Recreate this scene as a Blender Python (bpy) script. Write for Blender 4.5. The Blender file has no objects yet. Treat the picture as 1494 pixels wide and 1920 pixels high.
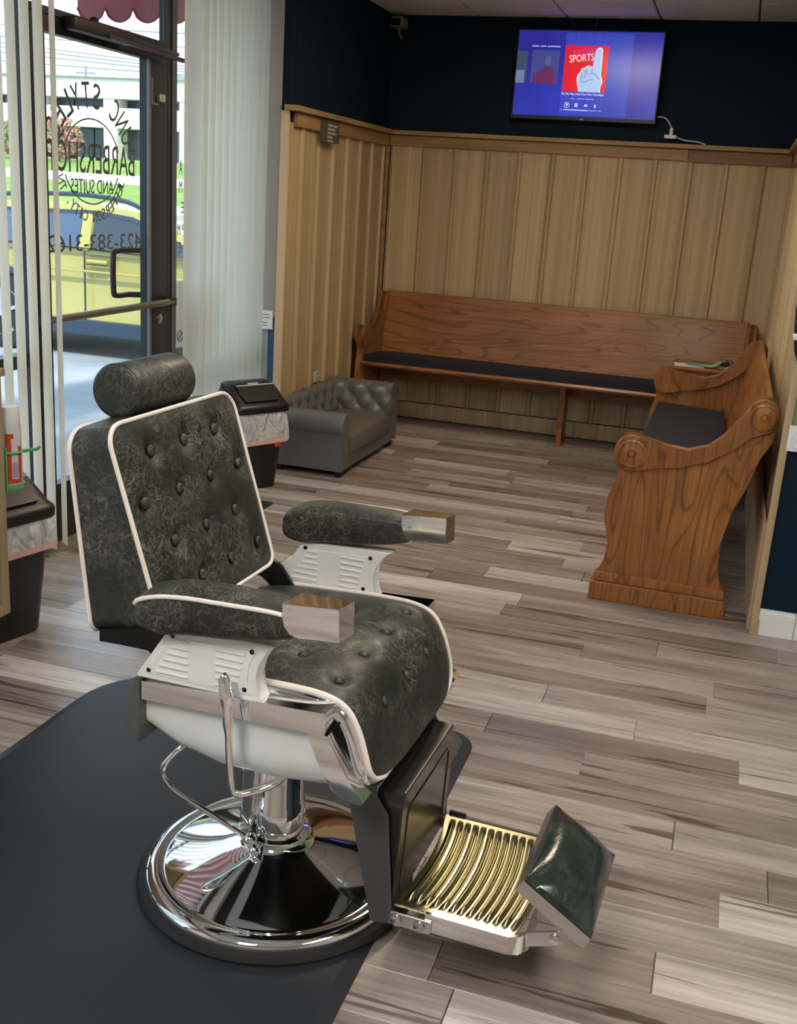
import bpy, bmesh, math, random
from mathutils import Vector, Matrix
random.seed(7)
sc = bpy.context.scene
COL = sc.collection
PI = math.pi
def V(*a): return Vector(a)

# ------------------------------------------------------------------ camera
H = 1.48
FPX, YAW, PITCH, ROLL = 1993.475, -0.283879, 0.287548, -0.067006
_f = V(math.sin(YAW)*math.cos(PITCH), math.cos(YAW)*math.cos(PITCH), -math.sin(PITCH))
_r = V(math.cos(YAW), -math.sin(YAW), 0)
_d = _f.cross(_r)
_rt = _r*math.cos(ROLL) + _d*math.sin(ROLL)
_dn = _d*math.cos(ROLL) - _r*math.sin(ROLL)
cam = bpy.data.cameras.new('camera'); camo = bpy.data.objects.new('camera', cam); COL.objects.link(camo)
cam.sensor_fit = 'AUTO'; cam.sensor_width = 36.0; cam.lens = FPX/1920*36.0
cam.clip_start = 0.05; cam.clip_end = 400
mw = Matrix((( _rt.x, -_dn.x, -_f.x, 0), (_rt.y, -_dn.y, -_f.y, 0), (_rt.z, -_dn.z, -_f.z, H), (0, 0, 0, 1)))
camo.matrix_world = mw
sc.camera = camo

# ------------------------------------------------------------------ world, sun, exposure
sc.view_settings.view_transform = 'Standard'; sc.view_settings.look = 'None'
sc.view_settings.exposure = 0.0; sc.view_settings.gamma = 1.0
sc.view_settings.use_curve_mapping = False
SKY = 2.9
w = bpy.data.worlds.new('sky'); sc.world = w; w.use_nodes = True
nt = w.node_tree; nt.nodes.clear()
out = nt.nodes.new('ShaderNodeOutputWorld'); bg = nt.nodes.new('ShaderNodeBackground')
tc = nt.nodes.new('ShaderNodeTexCoord'); mp = nt.nodes.new('ShaderNodeMapping'); nz = nt.nodes.new('ShaderNodeTexNoise'); rp = nt.nodes.new('ShaderNodeValToRGB')
mp.inputs['Scale'].default_value = (2.0, 2.0, 6.0); nz.inputs['Scale'].default_value = 1.6; nz.inputs['Detail'].default_value = 6
rp.color_ramp.elements[0].position = 0.35; rp.color_ramp.elements[0].color = (0.36, 0.58, 0.82, 1)
rp.color_ramp.elements[1].position = 0.62; rp.color_ramp.elements[1].color = (0.66, 0.78, 0.88, 1)
nt.links.new(tc.outputs['Generated'], mp.inputs['Vector']); nt.links.new(mp.outputs['Vector'], nz.inputs['Vector'])
nt.links.new(nz.outputs['Fac'], rp.inputs['Fac']); nt.links.new(rp.outputs['Color'], bg.inputs['Color'])
bg.inputs['Strength'].default_value = SKY; nt.links.new(bg.outputs['Background'], out.inputs['Surface'])
sun = bpy.data.lights.new('sun', 'SUN'); sun.energy = 4.2; sun.angle = math.radians(3); sun.color = (1.0, 0.96, 0.88)
suno = bpy.data.objects.new('sun', sun); COL.objects.link(suno)
suno.rotation_euler = V(0.30, -0.55, 0.78).to_track_quat('Z', 'Y').to_euler(); suno.location = (0, 0, 20)
LAMP_NOOK = (1.0, 0.80, 0.55); LAMP_MAIN = (1.0, 0.93, 0.84)
E_NOOK, E_MAIN = 17.5, 20.0

# ------------------------------------------------------------------ mesh helpers
class MB:
    def __init__(s): s.bm = bmesh.new(); s.bev = False
    def box(s, x0, x1, y0, y1, z0, z1, bev=0.0, seg=2, only=None):
        vs = [s.bm.verts.new(p) for p in ((x0,y0,z0),(x1,y0,z0),(x1,y1,z0),(x0,y1,z0),(x0,y0,z1),(x1,y0,z1),(x1,y1,z1),(x0,y1,z1))]
        fs = [s.bm.faces.new([vs[i] for i in q]) for q in ((3,2,1,0),(4,5,6,7),(0,1,5,4),(1,2,6,5),(2,3,7,6),(3,0,4,7))]
        if bev > 0:
            s.bev = True; es = {e for f in fs for e in f.edges}
            if only: es = {e for e in es if only(e)}
            bmesh.ops.bevel(s.bm, geom=list(es), offset=bev, segments=seg, profile=0.5, affect='EDGES', clamp_overlap=True)
        return s
    def obox(s, p0, p1, w, h, up=V(0,0,1), bev=0.0):
        """bar from p0 to p1, section w (sideways) by h (along up)"""
        p0, p1 = V(*p0), V(*p1); d = (p1-p0).normalized(); sd = d.cross(up).normalized(); u2 = sd.cross(d).normalized()
        vs = []
        for p in (p0, p1):
            for a, b in ((-1,-1),(1,-1),(1,1),(-1,1)): vs.append(s.bm.verts.new(p + sd*(a*w/2) + u2*(b*h/2)))
        fs = [s.bm.faces.new([vs[i] for i in q]) for q in ((3,2,1,0),(4,5,6,7),(0,1,5,4),(1,2,6,5),(2,3,7,6),(3,0,4,7))]
        if bev > 0:
            s.bev = True; bmesh.ops.bevel(s.bm, geom=list({e for f in fs for e in f.edges}), offset=bev, segments=2, profile=0.5, affect='EDGES')
        return s
    def prism(s, pts, fn, a0, a1, bev=0.0, seg=2):
        """polygon pts (p,q) extruded from a0 to a1; fn(p,q,a) -> xyz"""
        A = [s.bm.verts.new(fn(p, q, a0)) for p, q in pts]; B = [s.bm.verts.new(fn(p, q, a1)) for p, q in pts]
        n = len(pts); f0 = s.bm.faces.new(A[::-1]); f1 = s.bm.faces.new(B)
        for i in range(n): s.bm.faces.new((A[i], A[(i+1) % n], B[(i+1) % n], B[i]))
        if bev > 0:
            s.bev = True; es = list({e for f in (f0, f1) for e in f.edges})
            bmesh.ops.bevel(s.bm, geom=es, offset=bev, segments=seg, profile=0.5, affect='EDGES', clamp_overlap=True)
        return s
    def loft(s, rings, caps=True, closed=False):
        R = [[s.bm.verts.new(p) for p in r] for r in rings]; n = len(R[0]); m = len(R)
        for i in range(m if closed else m-1):
            a, b = R[i], R[(i+1) % m]
            for j in range(n): s.bm.faces.new((a[j], a[(j+1) % n], b[(j+1) % n], b[j]))
        if caps and not closed: s.bm.faces.new(R[0][::-1]); s.bm.faces.new(R[-1])
        return s
    def tube(s, path, r, n=8, closed=False):
        P = [V(*p) for p in path]; m = len(P); rings = []; ref = None
        for i in range(m):
            if closed: t = (P[(i+1) % m] - P[i-1])
            else: t = P[min(i+1, m-1)] - P[max(i-1, 0)]
            t.normalize()
            if ref is None: ref = V(0,0,1) if abs(t.z) < 0.9 else V(1,0,0)
            nrm = ref - t*ref.dot(t)
            if nrm.length < 1e-6: nrm = t.orthogonal()
            nrm.normalize(); ref = nrm; bi = t.cross(nrm)
            rr = r[i] if isinstance(r, (list, tuple)) else r
            rings.append([P[i] + nrm*(rr*math.cos(2*PI*k/n)) + bi*(rr*math.sin(2*PI*k/n)) for k in range(n)])
        return s.loft(rings, True, closed)
    def lathe(s, prof, n=48, c=(0,0,0), ax=V(0,0,1), e1=None):
        ax = V(*ax).normalized(); e1 = (e1 or ax.orthogonal()).normalized(); e2 = ax.cross(e1); c = V(*c)
        rings = []
        for r, z in prof: rings.append([c + ax*z + e1*(max(r, 1e-4)*math.cos(2*PI*k/n)) + e2*(max(r, 1e-4)*math.sin(2*PI*k/n)) for k in range(n)])
        return s.loft(rings, True)
    def slab(s, top, bot, nu, nv):
        """closed body from two grids top(a,b), bot(a,b), a,b in 0..1"""
        T = [[s.bm.verts.new(top(i/nu, j/nv)) for j in range(nv+1)] for i in range(nu+1)]
        B = [[s.bm.verts.new(bot(i/nu, j/nv)) for j in range(nv+1)] for i in range(nu+1)]
        for i in range(nu):
            for j in range(nv):
                s.bm.faces.new((T[i][j], T[i+1][j], T[i+1][j+1], T[i][j+1])); s.bm.faces.new((B[i][j], B[i][j+1], B[i+1][j+1], B[i+1][j]))
        for i in range(nu):
            s.bm.faces.new((T[i][0], B[i][0], B[i+1][0], T[i+1][0])); s.bm.faces.new((T[i][nv], T[i+1][nv], B[i+1][nv], B[i][nv]))
        for j in range(nv):
            s.bm.faces.new((T[0][j], T[0][j+1], B[0][j+1], B[0][j])); s.bm.faces.new((T[nu][j], B[nu][j], B[nu][j+1], T[nu][j+1]))
        return s
    def grid(s, fn, nu, nv):
        T = [[s.bm.verts.new(fn(i/nu, j/nv)) for j in range(nv+1)] for i in range(nu+1)]
        for i in range(nu):
            for j in range(nv): s.bm.faces.new((T[i][j], T[i+1][j], T[i+1][j+1], T[i][j+1]))
        return s
    def ball(s, c, rx, ry, rz, n=12, m=8, rot=None):
        c = V(*c); rings = []
        for i in range(1, m):
            a = PI*i/m; ring = []
            for k in range(n):
                p = V(rx*math.sin(a)*math.cos(2*PI*k/n), ry*math.sin(a)*math.sin(2*PI*k/n), rz*math.cos(a))
                if rot: p = rot @ p
                ring.append(c+p)
            rings.append(ring)
        return s.loft(rings, True)
    def poly(s, pts):
        s.bm.faces.new([s.bm.verts.new(p) for p in pts]); return s
    def mesh(s, name, mat=None, off=None, smooth=True, ang=38, recalc=True):
        if off is not None: bmesh.ops.translate(s.bm, verts=s.bm.verts, vec=-V(*off))
        if recalc: bmesh.ops.recalc_face_normals(s.bm, faces=s.bm.faces)
        me = bpy.data.meshes.new(name); s.bm.to_mesh(me); s.bm.free()
        if mat: me.materials.append(mat)
        if smooth and len(me.polygons):
            me.shade_smooth(); me.set_sharp_from_angle(angle=math.radians(ang))
        return me

def link(name, me, parent=None, loc=None):
    o = bpy.data.objects.new(name, me); COL.objects.link(o)
    if parent: o.parent = parent
    if loc is not None: o.location = loc
    return o
def rootloc(p):
    v = V(0,0,0)
    while p is not None: v += p.location; p = p.parent
    return v
def part(name, mb, mat, parent, label=None, local=False, smooth=True, ang=38, kind=None, recalc=True):
    """a mesh child; coordinates given in world space unless local"""
    me = mb.mesh(name, mat, None if local else rootloc(parent), smooth, ang, recalc)
    o = link(name, me, parent)
    if mb.bev and smooth: o.modifiers.new('weighted_normal', 'WEIGHTED_NORMAL').keep_sharp = True
    if label: o['label'] = label
    if kind: o['kind'] = kind
    return o
def tag(o, label, cat=None, group=None, kind=None):
    o['label'] = label
    if cat: o['category'] = cat
    if group: o['group'] = group
    if kind: o['kind'] = kind
    return o
def thing(name, label, cat, loc=(0,0,0), rz=0, group=None):
    o = bpy.data.objects.new(name, None); COL.objects.link(o); o.location = loc; o.rotation_euler = (0,0,rz)
    o.empty_display_size = 0.05
    return tag(o, label, cat, group)
def solo(name, mb, mat, label, cat, group=None, kind=None, loc=(0,0,0), smooth=True, ang=38):
    me = mb.mesh(name, mat, loc, smooth, ang); o = link(name, me, None, loc)
    return tag(o, label, cat, group, kind)
def struct(name, mb, mat, label, smooth=False):
    me = mb.mesh(name, mat, None, smooth); o = link(name, me)
    o['kind'] = 'structure'; o['label'] = label; o['category'] = 'room'
    return o
def shared(name, me, parent, loc, rz=0.0):
    o = bpy.data.objects.new(name, me); o.parent = parent; o.location = V(*loc) - rootloc(parent); o.rotation_euler = (0,0,rz); COL.objects.link(o)
    return o
def spline(pts, n):
    """Catmull-Rom through pts, n samples"""
    P = [V(*p) for p in pts]; P = [P[0]*2-P[1]] + P + [P[-1]*2-P[-2]]; m = len(P)-3; out = []
    for k in range(n+1):
        t = k/n*m; i = min(int(t), m-1); t -= i
        a, b, c, d = P[i], P[i+1], P[i+2], P[i+3]
        out.append(0.5*((2*b) + (c-a)*t + (2*a-5*b+4*c-d)*t*t + (3*b-a-3*c+d)*t**3))
    return out
def text_mesh(txt, wdt, hgt, mat, depth=0.0006, name='lettering', align='C'):
    cu = bpy.data.curves.new('tmp', 'FONT'); cu.body = txt; cu.extrude = 0.02; cu.resolution_u = 3
    to = bpy.data.objects.new('tmp', cu); COL.objects.link(to)
    dg = bpy.context.evaluated_depsgraph_get(); me = bpy.data.meshes.new_from_object(to.evaluated_get(dg))
    bpy.data.objects.remove(to); bpy.data.curves.remove(cu)
    xs = [v.co.x for v in me.vertices]; ys = [v.co.y for v in me.vertices]
    x0, x1, y0, y1 = min(xs), max(xs), min(ys), max(ys)
    for v in me.vertices:
        v.co.x = ((v.co.x-x0)/(x1-x0) - (0.5 if align == 'C' else 0))*wdt; v.co.y = (v.co.y-y0)/(y1-y0)*hgt
        v.co.z = (depth if v.co.z > 0 else -depth)
    me.name = name; me.materials.clear(); me.materials.append(mat)
    return me

# ------------------------------------------------------------------ materials
def mat(name, col, rough=0.5, metal=0.0, spec=0.5, coat=0.0, emit=None, es=0.0):
    m = bpy.data.materials.new(name); m.use_nodes = True; b = m.node_tree.nodes['Principled BSDF']
    b.inputs['Base Color'].default_value = (*col, 1); b.inputs['Roughness'].default_value = rough; b.inputs['Metallic'].default_value = metal
    b.inputs['Specular IOR Level'].default_value = spec; b.inputs['Coat Weight'].default_value = coat; b.inputs['Coat Roughness'].default_value = 0.12
    if emit: b.inputs['Emission Color'].default_value = (*emit, 1); b.inputs['Emission Strength'].default_value = es
    return m
class N:
    def __init__(s, m): s.m = m; s.t = m.node_tree; s.b = s.t.nodes['Principled BSDF']
    def n(s, typ, **kw):
        x = s.t.nodes.new(typ)
        for k, v in kw.items():
            if k in ('operation', 'blend_type', 'feature', 'data_type', 'noise_dimensions', 'wave_type', 'bands_direction'): setattr(x, k, v)
            else: x.inputs[k].default_value = v
        return x
    def l(s, a, b): s.t.links.new(a, b)
    def coords(s, scale=(1,1,1), rnd=0.0):
        tc = s.n('ShaderNodeTexCoord'); mp = s.n('ShaderNodeMapping'); mp.inputs['Scale'].default_value = scale
        if rnd:
            oi = s.n('ShaderNodeObjectInfo'); mu = s.n('ShaderNodeMath', operation='MULTIPLY'); mu.inputs[1].default_value = rnd
            ad = s.n('ShaderNodeVectorMath', operation='ADD'); s.l(oi.outputs['Random'], mu.inputs[0]); s.l(tc.outputs['Object'], ad.inputs[0]); s.l(mu.outputs[0], ad.inputs[1]); s.l(ad.outputs[0], mp.inputs['Vector'])
        else: s.l(tc.outputs['Object'], mp.inputs['Vector'])
        return mp.outputs['Vector']
    def noise(s, vec, scale=1, detail=4, dist=0.0, rough=0.5):
        x = s.n('ShaderNodeTexNoise'); x.inputs['Scale'].default_value = scale; x.inputs['Detail'].default_value = detail; x.inputs['Distortion'].default_value = dist; x.inputs['Roughness'].default_value = rough
        s.l(vec, x.inputs['Vector']); return x.outputs['Fac']
    def ramp(s, fac, stops):
        x = s.n('ShaderNodeValToRGB'); e = x.color_ramp.elements
        while len(e) < len(stops): e.new(0.5)
        for i, (p, c) in enumerate(stops): e[i].position = p; e[i].color = (*c, 1) if len(c) == 3 else c
        s.l(fac, x.inputs['Fac']); return x.outputs['Color']
    def math(s, op, a, b=None):
        x = s.n('ShaderNodeMath', operation=op)
        for i, q in enumerate((a, b)):
            if q is None: continue
            if isinstance(q, (int, float)): x.inputs[i].default_value = q
            else: s.l(q, x.inputs[i])
        return x.outputs[0]
    def mix(s, fac, a, b, bt='MIX'):
        x = s.n('ShaderNodeMixRGB', blend_type=bt)
        for i, q in enumerate((fac, a, b)):
            if isinstance(q, (int, float)): x.inputs[i].default_value = q
            elif isinstance(q, tuple): x.inputs[i].default_value = (*q, 1)
            else: s.l(q, x.inputs[i])
        return x.outputs[0]
    def bump(s, h, strength=0.2, dist=0.01):
        x = s.n('ShaderNodeBump'); x.inputs['Strength'].default_value = strength; x.inputs['Distance'].default_value = dist
        s.l(h, x.inputs['Height']); s.l(x.outputs['Normal'], s.b.inputs['Normal'])
    def col(s, c): s.l(c, s.b.inputs['Base Color'])
    def rough(s, f): s.l(f, s.b.inputs['Roughness'])

def leather(name, base, vein, amount=1.0, rough=0.47, cool=None):
    m = mat(name, base, rough, coat=0.04); g = N(m); v = g.coords()
    n1 = g.noise(v, 9, 3)
    def ridge(sc, dist, wd, det=3):
        x = g.math('ABSOLUTE', g.math('SUBTRACT', g.noise(v, sc, det, dist), 0.5))
        return g.ramp(x, [(0.0, (1,1,1)), (wd, (0,0,0))])
    l1 = ridge(19, 1.6, 0.018); l2 = ridge(34, 2.0, 0.028); l3 = ridge(70, 2.2, 0.05)
    mask = g.ramp(n1, [(0.38, (0.15,0.15,0.15)), (0.64, (1,1,1))])
    ln = g.math('MULTIPLY', g.math('MAXIMUM', g.math('MAXIMUM', l1, g.math('MULTIPLY', l2, 0.8)), g.math('MULTIPLY', l3, 0.35)), mask)
    cl = g.noise(v, 16, 6, 0.8)
    bc = g.ramp(cl, [(0.3, tuple(c*0.55 for c in base)), (0.55, base), (0.75, tuple(c*a for c, a in zip(base, (2.0, 1.85, 1.6))))])
    g.col(g.mix(g.math('MULTIPLY', ln, 0.95*amount), bc, vein))
    g.rough(g.math('ADD', g.math('MULTIPLY', ln, 0.2), rough)); g.bump(ln, 0.10, 0.002)
    return m
def oak(name, scale, dark=(0.105,0.034,0.007), mid=(0.275,0.102,0.022), light=(0.385,0.160,0.040), rings=15.0, rough=0.42):
    m = mat(name, mid, rough, coat=0.08); g = N(m)
    v = g.coords(scale, 3.0)
    lo = g.noise(v, 1.0, 2, 0.6)
    rg = g.math('SINE', g.math('MULTIPLY', lo, rings*2*PI))
    lines = g.ramp(rg, [(0.0, (0,0,0)), (0.80, (0.10,0.10,0.10)), (0.99, (0.9,0.9,0.9))])
    fine = g.noise(g.coords(tuple(s*14 if s > 2 else s*2.5 for s in scale), 3.0), 1.0, 4)
    base = g.ramp(fine, [(0.32, mid), (0.68, light)])
    blot = g.noise(g.coords((2,2,2), 3.0), 1.2, 3)
    base = g.mix(g.ramp(blot, [(0.35, (0.45,)*3), (0.7, (0,)*3)]), base, dark)
    c = g.mix(g.math('MULTIPLY', lines, 0.75), base, dark)
    pores = g.ramp(g.noise(g.coords(tuple(s*28 if s > 2 else s*3 for s in scale), 3.0), 1.0, 3), [(0.30, (0.62,0.55,0.5)), (0.44, (1,1,1))])
    g.col(g.mix(1.0, c, pores, 'MULTIPLY')); g.bump(fine, 0.08, 0.002)
    return m

CHROME = mat('chrome', (0.86,0.87,0.88), 0.055, 1.0)
STEEL = mat('satin_steel', (0.62,0.62,0.62), 0.24, 1.0)
PLATE = mat("polished_footplate", (0.45,0.41,0.26), 0.19, 1.0)
GREEN = leather('distressed_green_leather', (0.0140,0.0175,0.0145), (0.215,0.21,0.165))
GREEND = leather('green_leather_side', (0.013,0.026,0.024), (0.05,0.075,0.065), 0.7, 0.33)
PIPING = mat('cream_piping', (0.82,0.76,0.70), 0.45)
SHELL = mat('white_enamel', (0.74,0.80,0.80), 0.22, coat=0.3)
WPLASTIC = mat('white_plastic', (0.80,0.81,0.79), 0.35)
GREYCAP = mat('grey_plastic', (0.085,0.092,0.092), 0.35)
BLACK = mat('black_plastic', (0.008,0.008,0.009), 0.38)
BLACKM = mat('black_metal', (0.006,0.006,0.006), 0.4, spec=0.3)
GLOSSK = mat('black_gloss_panel', (0.012,0.012,0.011), 0.2, spec=0.6, coat=0.25)
RUBBER = mat('black_rubber', (0.012,0.013,0.015), 0.5)
MATM = mat('floor_mat_vinyl', (0.022,0.027,0.037), 0.45); g_ = N(MATM); g_.bump(g_.noise(g_.coords((1,1,1)), 500, 2), 0.10, 0.001)
BRACKET = mat('grey_bracket', (0.085,0.088,0.095), 0.4, 0.3)
NAVY = mat('navy_paint', (0.0040,0.0150,0.031), 0.7, spec=0.15); g_ = N(NAVY); g_.bump(g_.noise(g_.coords((1,1,1)), 160, 2), 0.10, 0.002)
GREENP = mat('sage_paint', (0.19,0.27,0.13), 0.6)
WHITEP = mat('white_trim_paint', (0.78,0.79,0.80), 0.35)
WALLP = mat('plain_wall_paint', (0.55,0.53,0.50), 0.7)
BLUET = mat('painter_blue', (0.03,0.11,0.21), 0.6)
GREYJ = mat('weathered_jamb', (0.30,0.28,0.27), 0.6)
BRONZE = mat('dark_bronze_frame', (0.020,0.018,0.019), 0.42, 0.2)
BRONZEL = mat('frame_edge_grey', (0.17,0.17,0.19), 0.4, 0.3)
FABN = mat('navy_fabric', (0.0085,0.0115,0.024), 0.85); g_ = N(FABN); g_.bump(g_.noise(g_.coords((1,1,1)), 700, 2), 0.25, 0.002)
SOFA = mat('grey_leatherette', (0.115,0.117,0.112), 0.36); g_ = N(SOFA); v_ = g_.coords((1,1,1)); g_.bump(g_.noise(v_, 260, 3), 0.10, 0.001)
LINER = mat('white_bin_liner', (0.62,0.63,0.66), 0.28); g_ = N(LINER); v_ = g_.coords((6,6,2)); g_.bump(g_.noise(v_, 4, 6, 1.4), 1.0, 0.05)
LINERP = mat('pink_liner_hem', (0.68,0.42,0.38), 0.4)
RED = mat('red_print', (0.50,0.045,0.012), 0.4)
SLAT = mat('blind_vinyl', (0.82,0.84,0.79), 0.5)
g_ = N(SLAT); tr_ = g_.n('ShaderNodeBsdfTranslucent'); tr_.inputs['Color'].default_value = (1.0,1.0,0.96,1); ms_ = g_.n('ShaderNodeMixShader'); ms_.inputs[0].default_value = 0.80
g_.l(g_.b.outputs[0], ms_.inputs[1]); g_.l(tr_.outputs[0], ms_.inputs[2]); g_.l(ms_.outputs[0], g_.t.nodes['Material Output'].inputs['Surface'])
GLASS = bpy.data.materials.new('window_glass'); GLASS.use_nodes = True; gt = GLASS.node_tree; gt.nodes.clear()
_o = gt.nodes.new('ShaderNodeOutputMaterial'); _t = gt.nodes.new('ShaderNodeBsdfTransparent'); _g = gt.nodes.new('ShaderNodeBsdfGlossy'); _m = gt.nodes.new('ShaderNodeMixShader'); _fr = gt.nodes.new('ShaderNodeLayerWeight'); _pw = gt.nodes.new('ShaderNodeMath'); _pw.operation = 'POWER'; _ma = gt.nodes.new('ShaderNodeMath'); _ma.operation = 'MULTIPLY_ADD'
_t.inputs['Color'].default_value = (0.96,0.98,0.98,1); _g.inputs['Roughness'].default_value = 0.0; _pw.inputs[1].default_value = 5.0; _ma.inputs[1].default_value = 0.5; _ma.inputs[2].default_value = 0.02; gt.links.new(_fr.outputs['Facing'], _pw.inputs[0]); gt.links.new(_pw.outputs[0], _ma.inputs[0])
gt.links.new(_ma.outputs[0], _m.inputs[0]); gt.links.new(_t.outputs[0], _m.inputs[1]); gt.links.new(_g.outputs[0], _m.inputs[2]); gt.links.new(_m.outputs[0], _o.inputs['Surface'])
TINT = mat('car_window', (0.06,0.10,0.18), 0.06, coat=0.5)
LETTER = mat('window_vinyl', (0.11,0.105,0.105), 0.5)
CARY = mat('yellow_car_paint', (0.47,0.41,0.11), 0.3, coat=0.5)
CARK = mat('car_trim', (0.03,0.05,0.08), 0.4)
TYRE = mat('tyre', (0.015,0.015,0.016), 0.7)

# vinyl plank floor: each plank takes its own tone
PLANK = mat('vinyl_plank', (0.3,0.27,0.25), 0.33); g_ = N(PLANK)
oi_ = g_.n('ShaderNodeObjectInfo'); v1 = g_.coords((0.9, 9.0, 1.0), 40.0); v2 = g_.coords((2.2, 60.0, 1.0), 40.0); v3 = g_.coords((1.3, 22.0, 1.0), 23.0)
tone = g_.ramp(oi_.outputs['Random'], [(0.0, (0.225,0.186,0.168)), (0.30, (0.285,0.242,0.222)), (0.55, (0.345,0.302,0.282)), (0.80, (0.43,0.39,0.37)), (1.0, (0.57,0.535,0.52))])
band = g_.ramp(g_.noise(v1, 1.0, 6, 0.5, 0.6), [(0.30, (0.58,0.56,0.54)), (0.48, (0.94,0.92,0.90)), (0.68, (1.26,1.26,1.26))])
fine_ = g_.ramp(g_.noise(v2, 1.0, 6, 0.3, 0.65), [(0.28, (0.66,0.64,0.62)), (0.62, (1.12,1.12,1.12))])
crk = g_.ramp(g_.noise(v3, 1.0, 6, 1.2), [(0.345, (0.40,0.36,0.33)), (0.385, (1,1,1)), (0.62, (1,1,1)), (0.66, (1.25,1.25,1.25))])
g_.col(g_.mix(1.0, g_.mix(1.0, g_.mix(1.0, tone, band, 'MULTIPLY'), fine_, 'MULTIPLY'), crk, 'MULTIPLY'))
g_.rough(g_.ramp(g_.noise(v1, 1.0, 3), [(0.3, (0.20,)*3), (0.7, (0.34,)*3)])); g_.bump(g_.noise(v2, 1.0, 4), 0.05, 0.002)

def pine(name, c1, c2, scale, rough=0.55):
    m = mat(name, c1, rough); g = N(m)
    a = g.noise(g.coords(scale, 17.0), 1.0, 5, 0.3); t = g.n('ShaderNodeObjectInfo')
    c = g.ramp(a, [(0.28, tuple(x*0.85 for x in c1)), (0.5, c1), (0.72, c2)])
    g.col(g.mix(1.0, c, g.ramp(t.outputs['Random'], [(0, (0.86,0.84,0.80)), (1, (1.1,1.1,1.1))]), 'MULTIPLY'))
    kn = g.noise(g.coords(tuple(min(s, 3.5) for s in scale), 17.0), 1.0, 2); g.bump(a, 0.1, 0.003)
    return m
BOARD = pine('tan_panel', (0.47,0.355,0.205), (0.56,0.44,0.275), (20, 20, 0.25))
g_ = N(BOARD); _st = g_.noise(g_.coords((75, 75, 0.12), 17.0), 1.0, 3, 0.0, 0.6)
_sc = g_.ramp(_st, [(0.30, (0.66,0.62,0.56)), (0.40, (1,1,1)), (0.64, (1,1,1)), (0.70, (1.45,1.42,1.36))])
_pc = g_.b.inputs['Base Color'].links[0].from_socket; g_.col(g_.mix(1.0, _pc, _sc, 'MULTIPLY'))
RAILX = pine('pine_rail', (0.34,0.215,0.085), (0.47,0.32,0.15), (1.5, 1.5, 22))
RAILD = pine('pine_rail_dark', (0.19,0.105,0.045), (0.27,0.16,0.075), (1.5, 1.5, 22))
POST = pine('pine_post', (0.43,0.33,0.19), (0.52,0.41,0.26), (22, 22, 0.8))
SHADOWED = mat('groove_brown', (0.085,0.055,0.028), 0.7)
OAKX = oak('oak_long_x', (0.55, 5.0, 4.2)); OAKY = oak('oak_long_y', (5.0, 0.55, 4.2)); OAKZ = oak('oak_upright', (4.0, 4.0, 0.75))
CABW = pine('cabinet_wood', (0.33,0.25,0.15), (0.40,0.31,0.20), (30, 30, 1.0)); CABD = pine('cabinet_panel', (0.13,0.075,0.035), (0.19,0.11,0.055), (20, 20, 0.7))
TILE = mat('ceiling_tile', (0.74,0.72,0.68), 0.85); g_ = N(TILE); g_.bump(g_.noise(g_.coords((1,1,1)), 220, 3), 0.35, 0.004)
GRID = mat('ceiling_grid', (0.10,0.095,0.085), 0.6)

# ------------------------------------------------------------------ room shell
XL, YB, ZC = -2.331, 7.116, 2.60       # wainscot face left, back wall, ceiling
XR, YP, XG = 0.250, 3.96, -2.55        # right partition face, its near end, shopfront glass
floor = struct('floor', MB().box(-2.60, 3.0, -3.2, 7.3, -0.12, -0.006), mat('subfloor', (0.2,0.17,0.15), 0.4), 'grey brown vinyl plank floor of the barbershop')
PW = 0.132
plank_cache = {}
def plank_me(L):
    L = round(L, 2)
    if L not in plank_cache:
        plank_cache[L] = MB().box(-L/2+0.0006, L/2-0.0006, -PW/2+0.0005, PW/2-0.0005, -0.006, 0.0, 0.0009, 1, only=lambda e: all(v.co.z > -0.001 for v in e.verts)).mesh('plank', PLANK, smooth=False)
    return plank_cache[L]
rows = int((7.12-1.18)/PW)
for i in range(rows):
    y = 3.433 - PW/2 + PW*(i - 17)
    x = -2.56 - random.uniform(0.0, 0.7)
    while x < 0.62:
        ln_ = random.choice((0.58, 0.72, 0.86, 1.0, 1.16))
        a, b = max(x, -2.56), min(x+ln_, 0.62 if y < YP else 0.30)
        if b-a > 0.05: shared('plank', plank_me(b-a), floor, ((a+b)/2, y, 0))
        x += ln_
struct('floor_2', MB().box(0.622, 3.0, -3.2, YP, -0.006, 0.0), PLANK, 'plank floor right of the picture').name = 'floor_right'
struct('floor_3', MB().box(-2.56, 0.62, -3.2, 3.433-PW*18, -0.006, 0.0), PLANK, 'plank floor behind the camera').name = 'floor_near'

wall_back = struct('wall_back', MB().box(-2.62, 0.45, YB, YB+0.15, -0.1, ZC+0.1), NAVY, 'dark navy back wall above ribbed tan wood panels')
wall_left = struct('wall_left', MB().box(-2.62, XL, 5.53, YB, -0.1, ZC+0.1), NAVY, 'dark navy left wall above ribbed tan wood panels')
wall_right = struct('wall_right', MB().box(XR+0.02, XR+0.17, YP+0.02, YB, -0.1, ZC+0.1), NAVY, 'right partition wall clad in ribbed tan wood panels')
wfr = struct('wall_side', MB().box(XR+0.017, 3.0, YP, YP+0.12, -0.1, 0.735), NAVY, 'navy lower wall right of the wood post')
part('upper_wall', MB().box(XR+0.017, 3.0, YP, YP+0.12, 0.735, ZC), GREENP, wfr, 'sage green paint', smooth=False)
struct('wall_rear', MB().box(-2.7, 3.1, -3.3, -3.2, -0.1, ZC+0.1), WALLP, 'plain wall behind the camera')
struct('wall_far_right', MB().box(3.0, 3.1, -3.2, YP+0.12, -0.1, ZC+0.1), WALLP, 'plain wall far right of the picture')
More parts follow.
